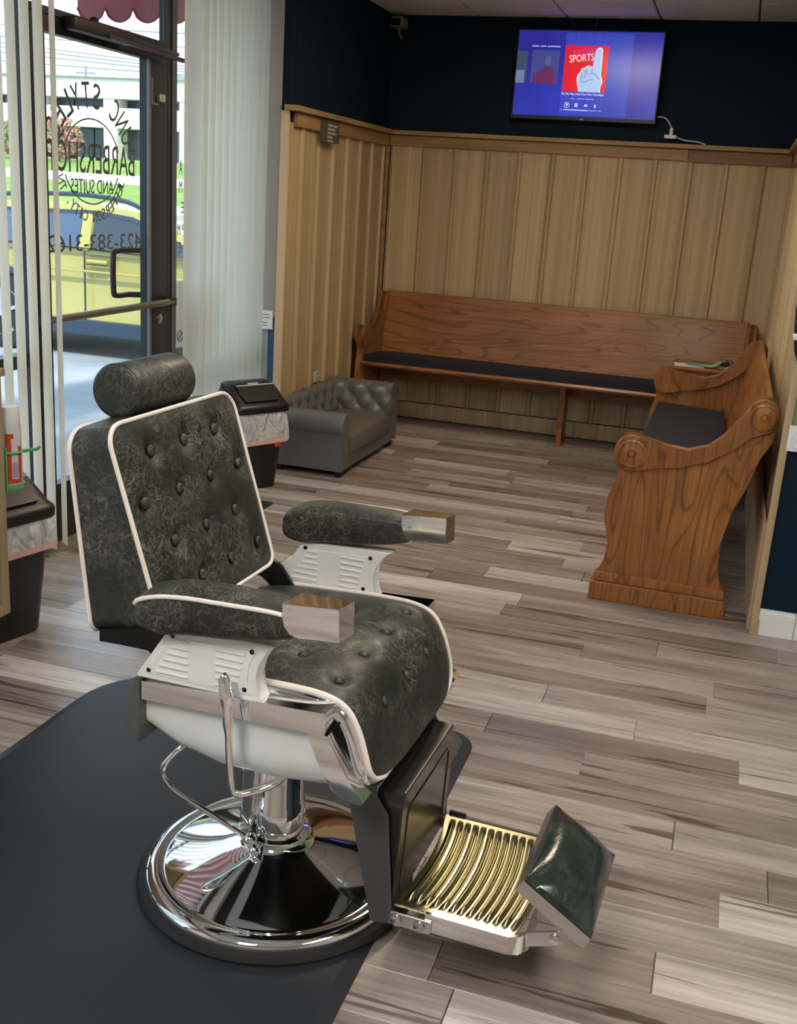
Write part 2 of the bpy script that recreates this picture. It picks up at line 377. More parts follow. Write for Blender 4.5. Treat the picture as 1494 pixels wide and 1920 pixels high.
wf = struct('wall_front', MB().box(-2.62, -2.50, -3.2, 0.2, -0.1, ZC+0.1).box(-2.66, -2.50, 0.2, 5.53, 2.55, ZC+0.25), WALLP, 'front wall around the shop window')
ceiling = struct('ceiling', MB().box(-2.7, 3.1, -3.3, YB+0.15, ZC+0.012, ZC+0.12), GRID, 'grey drop ceiling of square tiles')
tile_me = MB().box(-0.278, 0.278, -0.278, 0.278, 0.0, 0.012, 0.004, 1).mesh('ceiling_tile', TILE, smooth=False)
for i in range(10):
    for j in range(18):
        cx, cy = -2.05 + 0.565*i, 6.82 - 0.565*j
        if cx > 0.3 and cy > YP: continue
        shared('ceiling_tile', tile_me, ceiling, (cx, cy, ZC))

# wainscot: each ribbed board is a flat field with a trapezoid rib along one edge
def board_me(wd, z0, z1, name='board', rib=0.022):
    prof = [(0, 0), (0, 0.008), (0.006, 0.008), (0.016, rib), (0.030, rib), (0.040, 0.008), (wd-0.002, 0.008), (wd-0.002, 0)]
    return MB().prism(prof, lambda p, q, a: (p, -q, a), z0, z1).mesh(name, BOARD, smooth=False)
ZR = 1.885
PB_ = 0.2135
bm_ = board_me(PB_, 0.11, 1.82)
for i in range(11):      # back wall: local +x along world X
    shared('board', bm_, wall_back, (0.055 - PB_*(i+1), YB, 0))
shared('board', board_me(0.207, 0.11, 1.82), wall_back, (0.055, YB, 0))
bl_ = board_me(0.2335, 0.0, 1.82, rib=0.026)
for i in range(6):       # left wall: the rib on the near side of each field
    shared('board', bl_, wall_left, (XL-0.006, 5.620 + 0.2335*i, 0), PI/2)
shared('board', board_me(0.146, 0.0, 1.82, rib=0.0085), wall_left, (XL-0.006, 5.473, 0), PI/2)
shared('board', board_me(0.085, 0.0, 1.82), wall_left, (XL-0.006, 5.620 + 0.2335*6, 0), PI/2)
br_ = board_me(0.2135, 0.0, 1.82, rib=0.02)
for i in range(15):      # right wall, faces -X
    y = YB - 0.005 - 0.2135*i
    if y - 0.2135 < YP - 0.01: break
    shared('board', br_, wall_right, (XR+0.02, y, 0), -PI/2)
part('rail_board', MB().box(-2.30, -0.372, YB-0.030, YB, 1.805, 1.872, 0.003), RAILX, wall_back)
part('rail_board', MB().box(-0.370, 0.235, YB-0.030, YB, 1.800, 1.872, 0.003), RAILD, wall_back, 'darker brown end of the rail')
part('rail_cap', MB().box(-2.31, 0.24, YB-0.062, YB, 1.874, 1.900, 0.003), RAILX, wall_back)
part('rail_board', MB().box(XL, XL+0.030, 5.52, YB-0.03, 1.800, 1.872, 0.003), RAILX, wall_left)
part('rail_cap', MB().box(XL-0.02, XL+0.060, 5.44, YB-0.062, 1.874, 1.902, 0.003), RAILX, wall_left)
part('rail_board', MB().box(XR-0.012, XR+0.02, YP+0.02, YB-0.03, 1.800, 1.872, 0.003), RAILX, wall_right)
part('rail_cap', MB().box(XR-0.045, XR+0.05, YP, YB-0.062, 1.874, 1.902, 0.003), RAILX, wall_right)
part('corner_trim', MB().box(XL+0.008, XL+0.032, YB-0.032, YB-0.008, 0.0, 1.80, 0.003), RAILX, wall_left)
part('end_trim', MB().box(-2.374, XL+0.004, 5.452, 5.470, 0.0, 1.874, 0.002), mat('lit_end_board', (0.62,0.45,0.31), 0.5), wall_left, 'wooden end board coloured paler as brightly lit')  # light falling on the end face is put into its paler wood colour
part('baseboard', MB().box(-2.30, 0.24, YB-0.026, YB-0.008, 0.0, 0.105, 0.004), BOARD, wall_back)
part('end_post', MB().box(XR-0.006, XR+0.020, YP-0.018, YP+0.02, 0.0, 1.90, 0.002), POST, wall_right, 'pale pine end post')
part('end_block', MB().box(XR-0.004, XR+0.024, YP-0.030, YP-0.0185, 0.0, 0.062, 0.002), POST, wall_right)
part('floor_strip', MB().box(XR-0.016, XR-0.004, YP+0.02, 5.9, 0.0, 0.42, 0.002), mat('pale_strip', (0.50,0.33,0.20), 0.5), wall_right)
bb = struct('baseboard_side', MB().box(XR+0.021, 0.398, YP-0.016, YP, 0.0, 0.088, 0.0).box(XR+0.021, 0.398, YP-0.011, YP, 0.088, 0.100), WHITEP, 'white baseboard under the navy wall')
struct('trim_1', MB().box(0.400, 0.50, YP-0.022, YP, 0.0, 0.128, 0.003), WHITEP, 'white plinth block at the end of the baseboard')
ros = struct('trim_2', MB().box(XR+0.014, 0.352, YP-0.022, YP, 0.705, 0.797, 0.003), WHITEP, 'white corner block with a turned rosette')
part('rosette', MB().lathe([(0.038, 0), (0.038, 0.004), (0.031, 0.006), (0.028, 0.002), (0.020, 0.002), (0.017, 0.006), (0.012, 0.003), (0.008, 0.009), (0.0, 0.010)], 28, (0.308, YP-0.022, 0.751), V(0,-1,0)), WHITEP, ros)
struct('trim_3', MB().box(0.352, 3.0, YP-0.016, YP, 0.715, 0.790, 0.003), WHITEP, 'white chair rail on the side wall')

# left: end of the shopfront, grey jamb, blue strip and sticker
jb = struct('trim_4', MB().box(-2.50, -2.333, 5.471, 5.529, 0.0, 0.80), BLUET, 'narrow blue wall edge beside the blinds')
part('upper_edge', MB().box(-2.50, -2.333, 5.471, 5.529, 0.80, 2.6), NAVY, jb, smooth=False)
part('grey_strip', MB().box(-2.50, -2.376, 5.455, 5.469, 0.80, 2.55), GREYJ, jb)
stk = solo('wall_sticker', MB().box(-2.470, -2.385, 5.4475, 5.4535, 0.735, 0.835), mat('sticker_white', (0.75,0.80,0.82), 0.5), 'small white printed sticker on the blue wall edge', 'sticker', smooth=False)
for k, (z, l) in enumerate(((0.812, 0.05), (0.795, 0.055), (0.768, 0.03), (0.752, 0.03))):
    part('print_line', MB().box(-2.43-l/2, -2.43+l/2, 5.4465, 5.4475, z, z+0.004), LETTER, stk, smooth=False)

# ------------------------------------------------------------------ shopfront: door, windows
D0, D1 = 3.525, 4.54      # door leaf
dr = struct('door_1', MB().box(XG-0.022, XG+0.022, D0, D0+0.110, 0.01, 2.035).box(XG-0.022, XG+0.022, D1-0.165, D1, 0.01, 2.035).box(XG-0.022, XG+0.022, D0+0.110, D1-0.165, 1.978, 2.035).box(XG-0.022, XG+0.022, D0+0.110, D1-0.165, 0.01, 0.257), BRONZE, 'dark bronze glass shop door with round lettering')
part('glass', MB().box(XG-0.003, XG+0.003, D0+0.105, D1-0.160, 0.25, 1.985), GLASS, dr, smooth=False)
part('glazing_bead', MB().box(XG+0.014, XG+0.026, D1-0.167, D1-0.150, 0.257, 1.978), BRONZEL, dr, smooth=False)
part('push_bar', MB().tube([(XG+0.055, 3.56, 0.936), (XG+0.055, D1-0.01, 0.942)], 0.016, 10), mat('bar_metal', (0.30,0.27,0.20), 0.35, 0.8), dr)
part('bar_end', MB().box(XG+0.02, XG+0.07, D1-0.045, D1+0.01, 0.922, 0.962, 0.004), BRONZE, dr)
part('bar_end', MB().box(XG+0.02, XG+0.07, 3.52, 3.57, 0.916, 0.956, 0.004), BRONZE, dr)
hx = XG-0.075
part('pull_handle', MB().tube([(XG-0.02, 4.40, 1.172)] + [tuple(p) for p in spline([(hx, 4.36, 1.172), (hx, 4.262, 1.170), (hx, 4.236, 1.145), (hx, 4.236, 1.00), (hx, 4.26, 0.976), (hx, 4.36, 0.974)], 20)] + [(XG-0.02, 4.40, 0.974)], 0.013, 10), BRONZE, dr)
lk = part('lock_cylinder', MB().lathe([(0.022, 0), (0.022, 0.008), (0.014, 0.012), (0.0, 0.012)], 16, (XG+0.022, 4.46, 0.865), V(1,0,0)), STEEL, dr)
cl_ = part('door_closer', MB().box(XG+0.03, XG+0.085, 3.74, 4.16, 1.998, 2.050, 0.012), mat('closer_bronze', (0.055,0.042,0.028), 0.4, 0.5), dr)
part('closer_arm', MB().obox((XG+0.06, 4.10, 2.030), (XG+0.06, 4.56, 2.020), 0.02, 0.014).obox((XG+0.09, 3.96, 2.008), (XG+0.09, 4.56, 1.995), 0.012, 0.018), mat('arm_grey', (0.07,0.065,0.065), 0.4, 0.3), cl_)
part('cap_knob', MB().ball((XG+0.06, 3.90, 2.052), 0.02, 0.02, 0.016), BLACK, cl_)
part('latch_plate', MB().box(XG+0.022, XG+0.03, D1-0.15, D1-0.138, 1.80, 1.905, 0.003).box(XG+0.022, XG+0.03, D1-0.15, D1-0.09, 1.795, 1.807, 0.003), BRONZEL, dr)
part('latch_bolt', MB().box(XG+0.022, XG+0.045, D1-0.10, D1-0.055, 1.812, 1.845, 0.005), mat('brass', (0.75,0.68,0.35), 0.3, 0.8), dr)
# lettering on the outside of the glass, read from the street
TX = Matrix(((0,0,-1,0), (-1,0,0,0), (0,1,0,0), (0,0,0,1)))
def glass_text(txt, y, z, wdt, hgt, rot=0.0, parent=None, x=XG-0.0045):
    me = text_mesh(txt, wdt, hgt, LETTER)
    o = link('lettering', me, parent); o.matrix_local = Matrix.Translation((x, y, z)) @ TX @ Matrix.Rotation(rot, 4, 'Z')
    return o
CY, CZ, EY = 3.975, 1.536, 1.22
arc = 'UNC STYLES'; a0, a1 = math.radians(152), math.radians(18)
# angles measured in the outside reader's frame, left to right
for k, ch in enumerate(arc):
    if ch == ' ': continue
    a = math.radians(153) + (math.radians(27)-math.radians(153))*k/(len(arc)-1); R = 0.205
    glass_text(ch, CY - EY*R*math.cos(a), CZ + R*math.sin(a), 0.052, 0.098, a-PI/2, dr)
arc2 = 'JEFFERSON CITY, TN'
for k, ch in enumerate(arc2):
    if ch == ' ': continue
    a = math.radians(202) + (math.radians(340)-math.radians(202))*k/(len(arc2)-1); R = 0.238
    hh = 0.012 if ch == ',' else 0.045
    glass_text(ch, CY - 1.08*R*math.cos(a), CZ + R*math.sin(a), 0.008 if ch == ',' else (0.010 if ch == 'I' else 0.030), hh, a+PI/2, dr)
glass_text('BARBERSHOP', CY+0.005, 1.490, 0.64, 0.118, 0, dr)
glass_text('AND SUITES', CY, 1.412, 0.31, 0.056, 0, dr)
glass_text('423-383-3162', 4.005, 1.185, 0.70, 0.066, 0, dr)
def ring_arc(b0, b1, r=0.165):
    mb = MB(); n = 26
    mb.tube([(XG-0.0045, CY - EY*r*math.cos(b0+(b1-b0)*i/n), CZ + r*math.sin(b0+(b1-b0)*i/n)) for i in range(n+1)], 0.003, 4)
    return mb
part('ring', ring_arc(math.radians(16), math.radians(164)), LETTER, dr); part('ring', ring_arc(math.radians(200), math.radians(340)), LETTER, dr)

wn1 = struct('window_1', MB().box(XG-0.022, XG+0.022, 3.492, D0-0.003, 0, 2.56).box(XG-0.05, XG+0.05, 0.2, 3.492, 0.0, 0.10).box(XG-0.03, XG+0.03, 0.2, 3.492, 0.765, 0.815).box(XG-0.05, XG+0.05, 0.2, 3.492, 2.47, 2.56).box(XG-0.05, XG+0.05, 0.2, 0.28, 0.1, 2.5).box(XG-0.05, XG+0.05, 1.8, 1.87, 0.1, 2.5), BRONZE, 'shop window left of the door in a dark frame')
part('glass', MB().box(XG-0.003, XG+0.003, 0.27, 3.50, 0.09, 2.48), GLASS, wn1, smooth=False)
part('transom_bar', MB().box(XG-0.03, XG+0.03, D0, D1+0.004, 2.038, 2.062).box(XG-0.03, XG+0.03, D0, D1+0.004, 2.50, 2.56), BRONZE, wn1, smooth=False)
part('transom_glass', MB().box(XG-0.003, XG+0.003, D0, D1, 2.058, 2.505), GLASS, wn1, smooth=False)
part('jamb_face', MB().box(XG+0.022, XG+0.027, 3.495, D0-0.006, 0, 2.56), BRONZEL, wn1, smooth=False)
part('threshold', MB().box(XG-0.07, XG+0.09, D0-0.05, D1+0.05, 0.0, 0.012, 0.003).box(XG+0.04, XG+0.075, 2.0, 3.5, 0.06, 0.085), mat('worn_metal', (0.40,0.38,0.30), 0.4, 0.5), wn1)
wn2 = struct('window_2', MB().box(XG-0.022, XG+0.022, D1+0.004, 4.628, 0, 2.56).box(XG-0.05, XG+0.05, 4.628, 5.50, 0.0, 0.10).box(XG-0.05, XG+0.05, 4.628, 5.50, 0.565, 0.625).box(XG-0.05, XG+0.05, 4.628, 5.50, 2.47, 2.56).box(XG-0.05, XG+0.05, 5.44, 5.53, 0.0, 2.56), BRONZE, 'side window right of the door behind closed blinds')
part('glass', MB().box(XG-0.003, XG+0.003, 4.64, 5.45, 0.09, 2.48), GLASS, wn2, smooth=False)
part('jamb_face', MB().box(XG+0.022, XG+0.028, 4.575, 4.615, 0, 2.56), mat('jamb_mauve', (0.075,0.065,0.068), 0.45), wn2, smooth=False)
for ch, y, z, h_ in (('A', 4.715, 1.515, 0.065), ('M', 4.715, 1.432, 0.055), ('E', 4.735, 1.34, 0.05), ('P', 4.745, 1.238, 0.05), ('M', 4.700, 1.238, 0.05), ('E', 4.705, 1.155, 0.05)):
    glass_text(ch, y, z, 0.030, h_, 0, wn2)
dec = part('notice_decal', MB().box(XG-0.006, XG-0.0045, 4.665, 4.86, 0.70, 1.02), mat('decal_white', (0.72,0.76,0.80), 0.5), wn2, 'white printed notice', smooth=False)
for k in range(9):
    z = 0.985 - 0.021*k
    part('print_line', MB().box(XG-0.0075, XG-0.0062, 4.675, 4.80+0.04*math.sin(k*2.1), z, z+0.010), LETTER, dec, smooth=False)
part('no_sign', MB().tube([(XG-0.0035, 4.715+0.026*math.cos(t*PI/10), 0.755+0.026*math.sin(t*PI/10)) for t in range(20)], 0.0028, 4, True).tube([(XG-0.0035, 4.697, 0.737), (XG-0.0035, 4.733, 0.773)], 0.0028, 4), LETTER, dec)

# vertical blinds
ths = math.radians(145)
def slat_me(wd=0.089, z0=0.045, z1=2.46, ang=ths):
    mb = MB(); n = 6; pr = []
    for i in range(n+1):
        t = i/n - 0.5; pr.append((t*wd, 0.015*(1-4*t*t)))
    full = pr + [(p, q-0.0012) for p, q in reversed(pr)]
    c, s_ = math.cos(ang), math.sin(ang)
    mb.prism(full, lambda p, q, a: (p*c - q*s_, p*s_ + q*c, a), z0, z1)
    return mb.mesh('slat', SLAT, ang=60)
sl_ = slat_me()
bl1 = thing('vertical_blind', 'pale vertical blind drawn open over the window left of the door', 'blind', (-2.44, 2.4, 2.46))
part('headrail', MB().box(-2.47, -2.41, 0.4, 3.60, 2.46, 2.50, 0.004), WHITEP, bl1)
for i in range(35): shared('slat', sl_, bl1, (-2.455, 3.492-0.0775*i, 0))
shared('slat', sl_, bl1, (-2.440, 3.562, 0), math.radians(-15))
bl2 = thing('vertical_blind', 'pale vertical blind with closed overlapping slats right of the door', 'blind', (-2.44, 5.0, 2.46))
part('headrail', MB().box(-2.47, -2.41, 4.50, 5.44, 2.46, 2.50, 0.004), WHITEP, bl2)
for i in range(12): shared('slat', sl_, bl2, (-2.455, 4.738+0.0745*i, 0), math.radians(5))
shared('slat', sl_, bl2, (-2.450, 4.628, 0), math.radians(29))

# ------------------------------------------------------------------ outside
ASPH = mat('asphalt', (0.30,0.32,0.36), 0.8); g_ = N(ASPH); v_ = g_.coords((1,1,1)); g_.col(g_.ramp(g_.noise(v_, 1.3, 6), [(0.3, (0.25,0.27,0.31)), (0.7, (0.40,0.42,0.46))])); 
lot = struct('ground_lot', MB().box(-70, -2.62, -12, 20, -0.25, -0.02), ASPH, 'grey asphalt parking lot outside the door')
struct('path_front', MB().box(-3.3, -2.62, -3, 9, -0.02, 0.0), mat('concrete', (0.42,0.42,0.43), 0.8), 'concrete strip outside the shopfront')
LAWN = mat('lawn_green', (0.22,0.42,0.06), 0.9); g_ = N(LAWN); v_ = g_.coords((1,1,1)); g_.col(g_.ramp(g_.noise(v_, 0.9, 6), [(0.3, (0.15,0.24,0.03)), (0.7, (0.25,0.36,0.06))]))
GZ = [(19.5, -0.02), (22, 0.78), (26, 1.10), (29.6, 1.26), (29.6, 1.26)]
def terr(a, b, pts, m, name, label):
    mb = MB(); top = pts; poly = [(y, z) for y, z in top] + [(top[-1][0], -0.3), (top[0][0], -0.3)]
    mb.prism(poly, lambda p, q, x: (x, p, q), a, b)
    return struct(name, mb, m, label)
terr(-70, 5, [(19.6, -0.05), (22, 0.76), (26, 1.08), (30.4, 1.30)], LAWN, 'lawn_near', 'bright green lawn below the far sidewalk')
terr(-70, 5, [(30.4, 1.31), (33.2, 1.58)], mat('sidewalk', (0.60,0.52,0.48), 0.8), 'path_sidewalk', 'pale sidewalk crossing the lawn')
terr(-70, 5, [(33.2, 1.57), (40, 2.10), (48, 2.36), (80, 2.4)], LAWN, 'lawn_far', 'bright green lawn before the white building')
part('tarmac_mark', MB().box(-9.5, -3.5, 9.9, 10.0, -0.019, -0.016), mat('road_white', (0.7,0.7,0.7), 0.7), lot, smooth=False)

BW = mat('building_white', (0.80,0.78,0.70), 0.7); BGL = mat('building_glass', (0.05,0.065,0.09), 0.15)
bd = thing('building', 'long white low building with dark window bands beyond the lawn', 'building', (-31, 52, 2.3))
part('parapet', MB().box(-62, -8, 50, 62, 5.28, 6.20), BW, bd, smooth=False)
part('spandrel', MB().box(-62, -8, 50.1, 61, 3.88, 4.85), BW, bd, smooth=False)
part('core', MB().box(-62, -8, 51.2, 61, 2.3, 5.3), mat('building_dark', (0.06,0.07,0.09), 0.5), bd, smooth=False)
part('roof_edge', MB().box(-62.1, -7.9, 49.9, 62, 6.20, 6.26), mat('roof_grey', (0.25,0.27,0.3), 0.6), bd, smooth=False)
for k in range(13):
    x = -61 + 4.27*k + (0.0)
    part('column', MB().box(x-1.35+0.98, x-0.60+0.98, 50.05, 51.3, 2.25, 5.3), BW, bd, smooth=False)
    for q in range(3):
        xa = x + 0.42 + 0.02 + q*1.16
        part('window', MB().box(xa, xa+1.08, 51.05, 51.15, 4.85, 5.28), BGL, bd, smooth=False)
        part('shop_window', MB().box(xa, xa+1.08, 51.05, 51.15, 2.35, 3.86), BGL, bd, smooth=False)
part('far_block', MB().box(-33.6, -32.2, 58, 60, 6.2, 6.75), mat('pale_block', (0.55,0.62,0.62), 0.7), bd, smooth=False)
part('far_block', MB().box(-35.2, -32.9, 63, 66, 6.2, 7.0), BW, bd, smooth=False)
part('rooftop_unit', MB().box(-29.9, -28.6, 52, 54, 6.26, 6.75), mat('unit_grey', (0.38,0.42,0.42), 0.6), bd, smooth=False)
up = thing('utility_pole', 'thin distant utility pole above the white building', 'pole', (-41.5, 64, 2.4))
WPOLE = mat('pole_grey', (0.30,0.33,0.37), 0.7)
part('pole', MB().tube([(-41.5, 64, 2.4), (-41.5, 64, 8.25)], 0.09, 6), WPOLE, up); part('crossarm', MB().box(-42.2, -40.8, 63.95, 64.05, 7.75, 7.85), WPOLE, up)
pwl = thing('power_line', 'overhead power line of thin grey cables crossing the sky outside', 'power line', (-30, 40, 6))
for k, (za, zb) in enumerate(((6.35, 5.98), (6.02, 5.74), (5.75, 5.58), (6.70, 6.57), (7.15, 7.05), (6.2, 5.86))):
    s_ = (zb-za)/4.54
    X0, X1 = -46.0, -14.0
    part('cable', MB().tube([(X0, 40, za+s_*(X0+27.85)), ((X0+X1)/2, 40, za+s_*((X0+X1)/2+27.85)-0.05), (X1, 40, za+s_*(X1+27.85))], 0.026, 5), WPOLE, pwl)

# leafy shrubs: clumps of leaf blades
def shrub(x, y, z, r, h, mleaf, mflower, nf, label):
    t = thing('shrub', label, 'shrub', (x, y, z))
    part('stem', MB().tube([(x, y, z-0.1), (x+0.03, y, z+h*0.5)], 0.05, 6), mat('bark', (0.12,0.09,0.06), 0.8), t)
    for nm, m, cnt, sz in (('foliage', mleaf, 420, 0.10), ('blossom', mflower, nf, 0.09)):
        mb = MB()
        for _ in range(cnt):
            a, b = random.uniform(0, 2*PI), random.uniform(-1, 1); rr = random.uniform(0.55, 1.0)**0.6
            c = V(x + r*rr*math.cos(a)*math.sqrt(1-b*b), y + r*rr*math.sin(a)*math.sqrt(1-b*b), z + h*0.52 + h*0.5*rr*b)
            e1 = V(random.gauss(0,1), random.gauss(0,1), random.gauss(0,1)).normalized(); e2 = e1.orthogonal().normalized(); q = sz*random.uniform(0.6, 1.3)
            mb.poly([c-e1*q, c+e2*q*0.5, c+e1*q, c-e2*q*0.5])
        part(nm, mb, m, t, smooth=False, kind='stuff', recalc=False)
LF = mat('leaf', (0.16,0.30,0.07), 0.7); LF2 = mat('leaf_red', (0.32,0.20,0.10), 0.7); FL = mat('flower_pink', (0.65,0.12,0.20), 0.6)
shrub(-25.9, 38, 2.0, 1.0, 1.6, LF2, FL, 120, 'reddish green shrub seen beside the lettering on the door')
shrub(-28.1, 38.5, 2.0, 0.9, 1.5, LF, FL, 220, 'green shrub with pink blossom seen between the left blind slats')
shrub(-30.4, 41, 2.15, 0.9, 1.3, LF, FL, 10, 'plain green shrub before the white building')

# yellow car parked nose in
CX, CYS, CZ0 = -4.9, 8.0, -0.02
car = thing('car', 'yellow hatchback car with roof rails parked outside the door', 'car', (CX, CYS+0.85, CZ0))
def P3(x, z, yy): return (x, yy, z)
low = [(-7.15, 0.30), (-7.2, 0.62), (-7.12, 0.86), (-6.3, 0.915), (-5.2, 0.905), (-4.1, 0.87), (-3.75, 0.82), (-3.15, 0.72), (-2.98, 0.55), (-3.0, 0.28), (-3.15, 0.22), (-7.0, 0.22)]
rings = []
for yy, ins, zz in ((CYS+0.10, 0.06, 0.0), (CYS+0.02, 0.01, 0.0), (CYS, 0, 0), (CYS+0.02, 0.0, 0), (CYS+1.68, 0.0, 0), (CYS+1.7, 0, 0), (CYS+1.62, 0.05, 0)): pass
def carbody():
    mb = MB(); secs = []
    for yy, k in ((CYS+0.06, 0.97), (CYS, 1.0), (CYS+1.72, 1.0), (CYS+1.66, 0.97)):
        secs.append([(-5.1+(x+5.1)*k, yy, 0.56+(z-0.56)*k) for x, z in low])
    mb.loft(secs); return mb
part('body', carbody(), CARY, car, ang=50)
KZ = lambda z: 0.86+(z-0.86)*0.76 if z > 0.86 else z
gh = [(x, KZ(z)) for x, z in ((-6.95, 0.86), (-6.62, 1.22), (-6.2, 1.35), (-5.2, 1.385), (-4.75, 1.32), (-4.25, 1.08), (-3.95, 0.84))]
def green_():
    mb = MB(); secs = []
    for yy, dz in ((CYS+0.04, 0), (CYS+0.10, 0), (CYS+1.62, 0), (CYS+1.68, 0)):
        inn = 0.13 if dz == 0 else 0
        secs.append([(x, yy + (0.14*max(0, (z-0.85)/0.5) if yy < CYS+0.8 else -0.14*max(0, (z-0.85)/0.5)), z) for x, z in gh])
    mb.loft(secs); return mb
part('cabin', green_(), CARY, car, ang=50)
def sidepane(pts, nm, m, t=0.012, dy=0.0):
    mb = MB(); f = lambda p, q, a: (p, CYS + 0.04 + 0.14*max(0, (q-0.85)/0.5) + a + dy, q)
    pts = [(p, KZ(q)) for p, q in pts]; mb.prism(pts, f, -t, 0.004); part(nm, mb, m, car, smooth=False)
sidepane([(-6.58, 0.895), (-6.50, 1.15), (-6.12, 1.25), (-5.32, 1.275), (-5.32, 0.895)], 'side_window', TINT)
sidepane([(-5.20, 0.89), (-5.20, 1.275), (-4.92, 1.245), (-4.62, 1.135), (-4.28, 0.93), (-4.20, 0.875)], 'side_window', mat('car_window_dark', (0.025,0.04,0.06), 0.06, coat=0.5))
sidepane([(-6.62, 0.87), (-6.55, 1.17), (-6.15, 1.285), (-5.2, 1.315), (-4.85, 1.275), (-4.55, 1.155), (-4.10, 0.86), (-4.15, 0.86), (-4.58, 1.125), (-4.87, 1.235), (-5.2, 1.275), (-6.12, 1.25), (-6.50, 1.15), (-6.58, 0.895), (-6.58, 0.87)], 'window_trim', CARK, 0.016)
sidepane([(-5.31, 0.88), (-5.31, 1.28), (-5.215, 1.28), (-5.215, 0.88)], 'pillar', CARY, 0.016)
part('windscreen', MB().poly([(-4.70, CYS+0.27, 1.20), (-4.70, CYS+1.45, 1.20), (-4.02, CYS+1.55, 0.885), (-4.02, CYS+0.17, 0.885)]), TINT, car, smooth=False)
part('roof_rail', MB().tube([tuple(p) for p in spline([(-6.4, CYS+0.22, 1.22), (-6.2, CYS+0.22, 1.285), (-5.5, CYS+0.22, 1.325), (-5.0, CYS+0.22, 1.30), (-4.75, CYS+0.22, 1.22)], 14)], 0.02, 6), CARK, car)
part('sill', MB().box(-7.0, -3.2, CYS-0.012, CYS+0.06, 0.17, 0.30, 0.01), CARK, car)
for hxx in (-6.3, -5.2):
    hd_ = part('door_handle', MB().box(hxx, hxx+0.20, CYS-0.035, CYS-0.006, 0.778, 0.812, 0.012), CARY, car)
    part('handle_recess_shade', MB().box(hxx-0.02, hxx+0.22, CYS-0.006, CYS+0.004, 0.760, 0.828, 0.004), mat('handle_shade', (0.22,0.19,0.06), 0.5), hd_)  # flat plate behind the handle; recess shade put into its darker yellow
for sx in (-5.24, -4.05):
    part('door_seam', MB().box(sx, sx+0.008, CYS-0.003, CYS+0.01, 0.3, 0.87), CARK, car, smooth=False)
part('side_crease', MB().box(-6.9, -3.5, CYS-0.012, CYS+0.01, 0.70, 0.72, 0.006), CARY, car)
for wx in (-6.05, -3.62):
    wh = part('wheel', MB().lathe([(0.19, -0.02), (0.30, -0.02), (0.325, 0.02), (0.325, 0.18), (0.29, 0.2), (0.0, 0.2)], 28, (wx, CYS-0.01, 0.305), V(0,1,0)), TYRE, car)
    rm = MB().lathe([(0.0, 0.0), (0.04, 0.0), (0.05, 0.02), (0.20, 0.02), (0.205, 0.0), (0.21, 0.02), (0.2, 0.03), (0, 0.03)], 28, (wx, CYS-0.045, 0.305), V(0,1,0))
    for s5 in range(5):
        a = 2*PI*s5/5+0.3; rm.obox((wx+0.03*math.cos(a), CYS-0.045, 0.305+0.03*math.sin(a)), (wx+0.2*math.cos(a), CYS-0.045, 0.305+0.2*math.sin(a)), 0.03, 0.02, V(0,1,0))
    part('rim', rm, mat('rim_silver', (0.6,0.62,0.65), 0.3, 0.8), wh)
    part('wheel_arch', MB().tube([(wx+0.37*math.cos(t*PI/12), CYS-0.004, 0.305+0.37*math.sin(t*PI/12)) for t in range(13)], 0.025, 6), CARK, car)

# red awning over the shopfront, with its scalloped side valance
AW = mat('awning_red', (0.36,0.13,0.135), 0.7); g_ = N(AW); tr_ = g_.n('ShaderNodeBsdfTranslucent'); tr_.inputs['Color'].default_value = (0.50,0.22,0.23,1); ms_ = g_.n('ShaderNodeMixShader'); ms_.inputs[0].default_value = 0.5
g_.l(g_.b.outputs[0], ms_.inputs[1]); g_.l(tr_.outputs[0], ms_.inputs[2]); g_.l(ms_.outputs[0], g_.t.nodes['Material Output'].inputs['Surface'])
aw = thing('awning', 'red fabric awning with scalloped edge above the shop door outside', 'awning', (-2.7, 3, 2.6))
part('canopy', MB().prism([(-2.66, 3.12), (-3.62, 2.56), (-3.62, 2.55), (-2.66, 3.10)], lambda p, q, a: (p, a, q), -1.0, 5.5), AW, aw, smooth=False)
sc_w = 0.171
x = -3.611
low_ = []
while x < -2.66:
    n = 8
    for i in range(n):
        t = i/n; low_.append((min(x+sc_w*t, -2.66), 2.352 - 0.066*math.sin(PI*t)**0.55))
    x += sc_w
part('side_valance', MB().prism([(-2.66, 3.10), (-3.611, 2.552)] + low_ + [(-2.66, 2.352)], lambda p, q, a: (p, a, q), 5.5, 5.506), AW, aw, smooth=False)
part('valance_tape', MB().tube([(p, 5.498, q) for p, q in low_], 0.006, 5), mat('tape_red', (0.25,0.05,0.06), 0.7), aw)

# ------------------------------------------------------------------ barber chair (local axes: u forward, v away from camera, w up)
TH = math.radians(-2.4)
ch = thing('barber_chair', 'dark green tufted barber chair with white panels and chrome round base', 'chair', (-0.783, 1.905, 0.0), TH)
def cp(name, mb, m, parent=None, label=None, **k): return part(name, mb, m, parent or ch, label, local=True, **k)
ZM = 0.014
cp('base_ring', MB().lathe([(0.20, ZM), (0.302, ZM), (0.305, ZM+0.008), (0.300, ZM+0.018), (0.285, ZM+0.024), (0.2, ZM+0.024)], 96), RUBBER)
dome = [(0.286, ZM+0.020), (0.287, ZM+0.027), (0.283, ZM+0.034), (0.274, ZM+0.039), (0.262, ZM+0.041), (0.254, ZM+0.039), (0.248, ZM+0.038), (0.243, ZM+0.040), (0.235, ZM+0.043), (0.20, ZM+0.0545), (0.16, ZM+0.067), (0.12, ZM+0.080), (0.085, ZM+0.0925), (0.070, ZM+0.100), (0.066, ZM+0.107), (0.0, ZM+0.107)]
bs = cp('base', MB().lathe(dome, 128), CHROME, ang=60)
